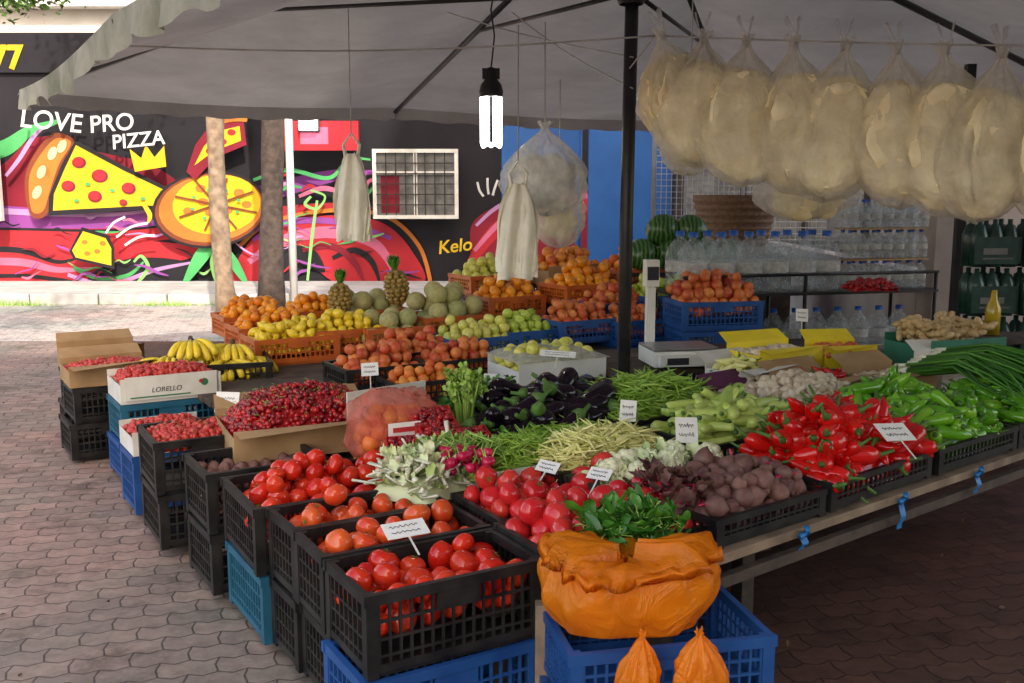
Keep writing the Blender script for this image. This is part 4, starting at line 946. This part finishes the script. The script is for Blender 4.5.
def obag(w, h, dp, seed):
    V = []; F = []; nu, nv = 110, 34
    for j in range(nv+1):
        t = j/nv
        for i in range(nu):
            a = 2*pi*i/nu; r = .70+.32*math.sin(t*pi*.72+.2) if t > .05 else .70*t/.05+.02
            c, s = math.cos(a), math.sin(a); c = math.copysign(abs(c)**.75, c); s = math.copysign(abs(s)**.75, s)
            wr = 1+.12*noise.noise(Vector((c*1.4, s*1.4, t*1.4+seed)))+.025*(1-abs(noise.noise(Vector((c*3.2+t*1.5, s*3.2, t*1.2+seed))))*6)*.5+.035*t*math.sin(15*a+seed+t*5)+.02*math.sin(9*a-t*8)
            V.append((w/2*r*c*wr, dp/2*r*s*wr, h*t*(1+.14*math.sin(2*a+2.2)*t)))
    base = nv*nu
    for m_i, (q, dz) in enumerate(((1.08, .015), (1.16, -.015), (.98, .03), (.75, .035), (.45, .02), (.12, .012))):
        for i in range(nu):
            a = 2*pi*i/nu; x0, y0, z0 = V[base+i]; g = q*(1+.10*noise.noise(Vector((math.cos(a)*3, math.sin(a)*3, m_i*.7+seed)))); V.append((x0*g, y0*g, z0+dz+.03*noise.noise(Vector((math.cos(a)*5, math.sin(a)*5, m_i*1.3)))))
    for j in range(nv+6):
        for i in range(nu): F.append((j*nu+i, j*nu+(i+1) % nu, (j+1)*nu+(i+1) % nu, (j+1)*nu+i))
    return V, F
e = empty('orange_plastic_bag', (.33, 2.74, .412), .12); V, F = obag(.50, .20, .30, 3); mb = MB(); mb.add(V, F)
mb.build('bag', ['bag_or'], e)
mb = MB(); pile_balls(mb, T_pot, .34, .18, .01, .04, 3, full=3); mb.build('contents', ['peach'], e)
for (x, y, z, s, w) in ((.335, 2.47, .50, 4, .13), (.50, 2.48, .51, 7, .16)):
    e = empty('orange_plastic_bag', (x, y, z), s); mb = MB(); V, F = bagshape(w, .23, w*.8, s, neck=.1, wr_=1.5); mb.add(V, F); mb.build('bag', ['bag_or'], e)
mb = MB(); mb.box(.07, .12, 2.84, 2.89, 0, .42); mb.build('table_leg', ['wood'], None, bevel=.004)
for ee, l in ((.5, .05), (1.12, .11), (1.7, .08)):
    x, y = RF(ee, -.03); mb = MB(); V = []
    for i in range(7):
        for s in (-1, 1): V.append((s*.018+.006*math.sin(i), .008*math.sin(i*1.4), -l*i/6))
    F = [(2*i, 2*i+1, 2*i+3, 2*i+2) for i in range(6)]; mb.add(V, F); V, F = tube([(-.02, 0, 0), (.02, .0, .01), (.0, -.01, .03)], .012, 5); mb.add(V, F)
    mb.build('blue_ribbon', ['blueline'], None, (x, y, .48), (0, 0, math.radians(RR)))
mb = MB()
for k in range(150):
    x0 = R.uniform(-.24, .24); z0 = R.uniform(0, .15)*(1-abs(x0)/.4); P = [(x0+R.gauss(0, .02), -.35, z0), (x0+R.gauss(0, .02), -.05, z0+.07), (x0*1.2+R.gauss(0, .04), .2, z0+.04), (x0*1.3+R.gauss(0, .05), .42, z0-.02)]
    V, F = tube(P, [.009, .008, .006, .002], 5); mb.add(V, F, 1); V, F = tube([(P[0][0], -.43, z0-.015), P[0]], [.011, .010], 6); mb.add(V, F, 0)
mb.build('scallion_bunches', ['onionw', 'leafd'], None, (2.45, 4.95, .68), (0, 0, math.radians(200)))
def ging(mb):
    for k in range(80):
        Mx = eul(R.gauss(0, .4), R.gauss(0, .4), R.uniform(0, 6)); p = (R.uniform(-.2, .2), R.uniform(-.15, .15), .13+R.uniform(0, .12))
        for q in range(4): mb.parts([t_ball(1.5, .8, .8, 8, 6, lump=.3, seed=q)], Mx@eul(0, 0, R.uniform(-1, 1))*.024, tuple(np.array(p)+Mx@np.array((q*.03-.045, R.uniform(-.015, .015), 0))))
stand('ginger_box', 2.58, 5.9, .80, .54, .4, .17, 18, 'cardg', ('ginger_roots', ['ginger'], ging), 'carton', under=['blackp'])
lbl = empty('box_label', (2.64, 5.68, .66), math.radians(18)); mb = MB(); mb.box(-.22, .22, -.003, .003, -.02, .1); mb.build('panel', ['cardg'], lbl); text('print', 'ROM', .10, (.05, -.005, .04), (pi/2, 0, 0), 'paper', lbl)
for (x, y, z, w, d, h, c, rot, it) in ((1.50, 5.65, .64, .44, .3, .14, 'cardy', 24, 'mush'), (1.92, 5.78, .64, .32, .26, .13, 'cardy', 10, 'peach'), (1.25, 5.05, .53, .4, .28, .12, 'cardp', 40, 'mush'), (1.62, 5.2, .55, .42, .3, .14, 'card', 34, 'rpep'), (2.05, 5.35, .55, .4, .3, .15, 'card', 30, 'mush'), (1.3, 5.45, .60, .36, .28, .10, 'cardw', 30, 'ybean'), (2.45, 5.5, .55, .3, .25, .2, 'cardw', 15, 'peach')):
    e = empty('produce_carton', (x, y, z), math.radians(rot)); mb = MB(); carton_mesh(mb, w, d, h, 0, 0, True); mb.build('carton', [c], e)
    mb = MB()
    if it in ('rpep', 'ybean'): pile_sticks(mb, T_rpep, w-.03, d-.03, h*.5, .05, .12, 40)
    else: heap_small(mb, T_round, w-.02, d-.02, .05, .04, .025)
    mb.build('produce', [it, 'calyx'], e)
table('display_table', 2.2, 5.75, 2.0, 1.0, .52, 25, 'woodd')
e = empty('weighing_scale', (.98, 5.85, .62), math.radians(10)); mb = MB()
mb.box(-.19, .19, -.16, .16, .02, .11); mb.box(-.17, .17, -.2, -.161, .03, .09)
mb.box(-.145, -.095, .14, .19, .1, .46); mb.box(-.16, -.08, .12, .2, .46, .62, 0)
mb.box(-.155, -.085, .115, .1195, .50, .58, 1); mb.box(-.13, .0, -.203, -.2005, .04, .08, 1)
for sx in (-1, 1):
    for sy in (-1, 1): mb.box(sx*.15-.02, sx*.15+.02, sy*.12-.02, sy*.12+.02, 0, .02, 1)
mb.build('body', ['whitep', 'ink'], e, bevel=.006); mb = MB(); mb.box(-.2, .2, -.15, .13, .118, .128); mb.box(-.05, .05, -.05, .05, .11, .118); mb.build('pan', ['steel'], e, bevel=.004)
# ---- bottles on a metal rack
rk = empty('bottle_rack', (2.05, 7.45, 0), math.radians(14)); mb = MB()
for z in (.45, .92): mb.box(-.95, 1.1, -.28, .28, z-.02, z)
for x in (-.93, 0, 1.08):
    for y in (-.27, .27): V, F = tube([(x, y, 0), (x, y, .92 if y > 0 else 1.05)], .014, 6); mb.add(V, F)
V, F = tube([(-.95, -.27, 1.05), (1.1, -.27, 1.05)], .012, 6); mb.add(V, F); mb.build('frame', ['metald'], rk)
prof = [(.0, .0), (.07, .0), (.08, .015), (.08, .07), (.076, .075), (.08, .08), (.08, .13), (.076, .135), (.08, .14), (.08, .2), (.07, .24), (.035, .285), (.022, .295), (.022, .32)]
def bottles(name, parent, spots, s=1):
    mb = MB()
    for (x, y, z) in spots:
        V, F = lathe([(a*s, b_*s) for a, b_ in prof], 14); mb.add(V, F, 0, None, (x, y, z)); V, F = lathe([(.026*s, .305*s), (.026*s, .335*s), (0, .335*s)], 12); mb.add(V, F, 1, None, (x, y, z))
        V, F = lathe([(.0815*s, .11*s), (.0815*s, .17*s)], 14); mb.add(V, F, 2, None, (x, y, z))
    return mb.build(name, ['bottle', 'capblue', 'net'], parent)
bottles('water_bottles', rk, [(-.83+i*.215, -.14+(j)*.22+R.uniform(-.02, .02), .922) for i in range(6) for j in range(2)], 1.3)
bottles('small_bottles', rk, [(.42+i*.1, -.15+j*.1, .922) for i in range(7) for j in range(2)], .62)
bottles('small_bottles', rk, [(.42+i*.1, -.15+j*.1, 1.15) for i in range(7) for j in range(2)], .62)
bottles('small_bottles', rk, [(.42+i*.1, -.15+j*.1, 1.375) for i in range(7) for j in range(2)], .62)
mb = MB(); mb.box(.38, 1.06, -.2, .0, 1.135, 1.145); mb.box(.38, 1.06, -.2, .0, 1.362, 1.372); mb.build('pack_tray', ['card'], rk)
bottles('lower_bottles', rk, [(-.85+i*.175, -.1, .452) for i in range(11)])
mb = MB(); heap_small(mb, T_cherry, .34, .2, 0, .06, .016); mb.build('grape_bunch', ['cherry'], None, (2.55, 7.1, .95))
# ------------------------------------------------------------------ background right
M['shop'] = pm('stained_render', (.50, .43, .39), .85, (.32, .27, .25), 2, .004, 20)
M['dark'] = pm('dark_interior', (.025, .02, .019), .8, (.055, .045, .04), 1.5)
sh = empty('shop_building', (0, 0, 0)); mb = MB()
mb.box(3.25, 9, 7.7, 8.0, 0, 1.55, 0); mb.box(3.95, 9, 7.9, 8.1, 1.555, 4.5, 1); mb.box(2.1, 9.5, 13.0, 13.3, 0, 4.5, 1); mb.box(3.25, 3.45, 8.01, 13, 0, 1.0, 0)
mb.build('walls', ['shop', 'dark'], sh)
mb = MB()
for k in range(9):
    mb.box(2.2+k*.8, 2.9+k*.8, 12.93, 12.98, 1.0, 2.6, 0); mb.box(2.24+k*.8, 2.86+k*.8, 12.92, 12.929, 1.05, 2.55, 1)
mb.build('shutters', [paint['grey'], 'curt'], sh)
mb = MB(); mb.box(1.0, 2.08, 13.2, 13.35, 0, 3.6); mb.build('blue_board', ['bluewall'], None)
mb = MB(); mb.box(-.1, .9, 13.6, 13.7, 2.0, 2.6); V, F = tube([(-.1, 13.65, 0), (-.1, 13.65, 2.6)], .04, 8); mb.add(V, F); V, F = tube([(.9, 13.65, 0), (.9, 13.65, 2.6)], .04, 8); mb.add(V, F); mb.build('blue_notice_board', ['bluewall'], None)
mb = MB()
for i in range(34): x = 1.65+i*.06; V, F = tube([(x, 11.6, .9), (x, 11.6, 2.25)], .004, 4, False); mb.add(V, F)
for i in range(20): z = .95+i*.068; V, F = tube([(1.65, 11.6, z), (3.65, 11.6, z)], .004, 4, False); mb.add(V, F)
for x in (1.62, 2.65, 3.66): mb.box(x-.02, x+.02, 11.58, 11.62, 0, 2.3)
mb.build('wire_mesh_fence', ['steel'], None)
mb = MB(); V, F = lathe([(.30, 0), (.36, .25), (.42, .55), (.44, .6), (.38, .6)], 24); mb.add(V, F)
for k in range(8): V, F = lathe([(.31+.015*k, .03+k*.07), (.335+.015*k, .055+k*.07), (.32+.015*k, .08+k*.07)], 24); mb.add(V, F)
mb.build('wicker_basket', [pm('wicker', (.26, .15, .09), .8, (.16, .09, .05), 30)], None, (2.3, 10.4, 1.0))
mb = MB(); mb.box(-.5, .5, -.4, .4, 0, 1.0); mb.build('cabinet', ['woodd'], None, (2.3, 10.4, 0), bevel=.01)
M['dgreen'] = pm('dark_green_wrap', (.010, .03, .025), .3, (.02, .06, .045), 14)
for (x, z) in ((3.05, .55), (3.05, .86), (3.05, 1.17), (3.38, .55), (3.38, .86), (3.38, 1.17)):
    e = empty('drinks_pack', (x, 6.35, z), .1); mb = MB()
    for i in range(3):
        for j in range(2): V, F = lathe([(0, 0), (.05, 0), (.052, .2), (.03, .26), (.015, .27), (.015, .3), (0, .3)], 12); mb.add(V, F, 0, None, (-.1+i*.1, j*.1, 0))
    mb.box(-.155, .155, -.056, -.05, .02, .19, 0); mb.box(-.1, .06, -.0585, -.0565, .08, .12, 1); mb.box(-.1, .1, -.0585, -.0565, .05, .06, 1); mb.build('bottles', ['dgreen', 'curt'], e)
mb = MB(); mb.box(2.85, 3.6, 6.25, 6.75, 0, .545); mb.build('pallet_stack', ['woodd'], None)
mb = MB()
V, F = lathe([(0, 0), (.045, 0), (.045, .16), (.02, .22), (.016, .27), (0, .27)], 12); mb.add(V, F)
mb.build('oil_bottle', ['oil'], None, (2.93, 6.05, .78))
mb = MB(); mb.box(2.7, 3.4, 5.9, 6.2, .74, .775); mb.box(2.75, 2.8, 5.95, 6.0, 0, .739); mb.box(3.3, 3.35, 5.95, 6.0, 0, .739); mb.build('shelf', ['woodd'], None)
mb = MB(); mb.box(3.1, 3.16, 7.0, 7.06, 0, 2.5); mb.build('steel_post', ['metald'], None)

# ------------------------------------------------------------------ price tags
def tag(x, y, z, rz, w=.10, h=.085, tilt=-.35, roll=0):
    e = empty('price_tag', (x, y, z)); e.rotation_euler = (tilt, roll+R.uniform(-.08, .08), math.radians(rz)); mb = MB(); mb.box(-w/2, w/2, -.0012, .0012, 0, h); mb.build('card', ['paper'], e)
    mb = MB()
    for r_ in range(2):
        P = []; zz = h*(.68-.36*r_); n = 16
        for i in range(n): P.append((-w*.36+w*.72*i/n, -.0022, zz+h*.11*math.sin(i*2.3+r_)*R.uniform(.4, 1)))
        V, F = tube(P, .0013, 4); mb.add(V, F)
    mb.build('handwriting', ['ink'], e); mb = MB(); mb.box(-.003, .003, .0015, .004, -.09, .02); mb.build('stick', ['whitep'], e)
for t in ((.68, 3.78, .68, 10, .09, .10), (1.45, 3.62, .73, 25, .15, .09, -1.0), (.49, 4.15, .68, -5, .07, .09), (-.32, 3.00, .58, 25, .14, .08, -1.25), (-1.38, 4.72, .59, -10, .12, .10), (.30, 3.42, .64, -35, .09, .05, -.9), (.12, 3.55, .63, -35, .09, .05, -.9), (-.75, 5.2, .68, 5, .09, .07), (-.1, 4.8, .68, 0, .08), (1.9, 6.5, .8, 0, .08), (.25, 5.45, .74, -10, .2, .05, -1)):
    tag(*t)

# ------------------------------------------------------------------ light, sky, camera
d = Vector((-.25, .75, -.60)).normalized()
sun = bpy.data.lights.new('sun', 'SUN'); sun.energy = 5.0; sun.angle = math.radians(.5); sun.color = (1, .95, .86)
so = bpy.data.objects.new('sun', sun); COL.objects.link(so); so.rotation_euler = d.to_track_quat('-Z', 'Y').to_euler(); so.location = (6, -10, 20)
w = bpy.data.worlds.new('World'); scene.world = w; w.use_nodes = True; nt = w.node_tree
sk = nt.nodes.new('ShaderNodeTexSky'); sk.sky_type = 'NISHITA'; sk.sun_disc = False
sk.sun_elevation = math.asin(-d.z); sk.sun_rotation = math.atan2(-d.x, -d.y); sk.dust_density = 2.5; sk.ozone_density = .6
mx = nt.nodes.new('ShaderNodeMix'); mx.data_type = 'RGBA'; mx.blend_type = 'MULTIPLY'; mx.inputs[0].default_value = 1; mx.inputs[7].default_value = (1.14, 1.0, .84, 1)
nt.links.new(sk.outputs[0], mx.inputs[6]); nt.links.new(mx.outputs[2], nt.nodes['Background'].inputs[0]); nt.nodes['Background'].inputs[1].default_value = .56
cam = bpy.data.cameras.new('camera'); cam.sensor_width = 36; cam.lens = 36*1000/1024; cam.clip_end = 1500; cam.clip_start = .05
co = bpy.data.objects.new('camera', cam); COL.objects.link(co); co.location = (0, 0, 1.65); co.rotation_euler = (math.radians(90-8.6), 0, 0)
scene.camera = co
scene.view_settings.view_transform = 'Standard'; scene.view_settings.look = 'None'; scene.view_settings.exposure = 0; scene.view_settings.gamma = 1
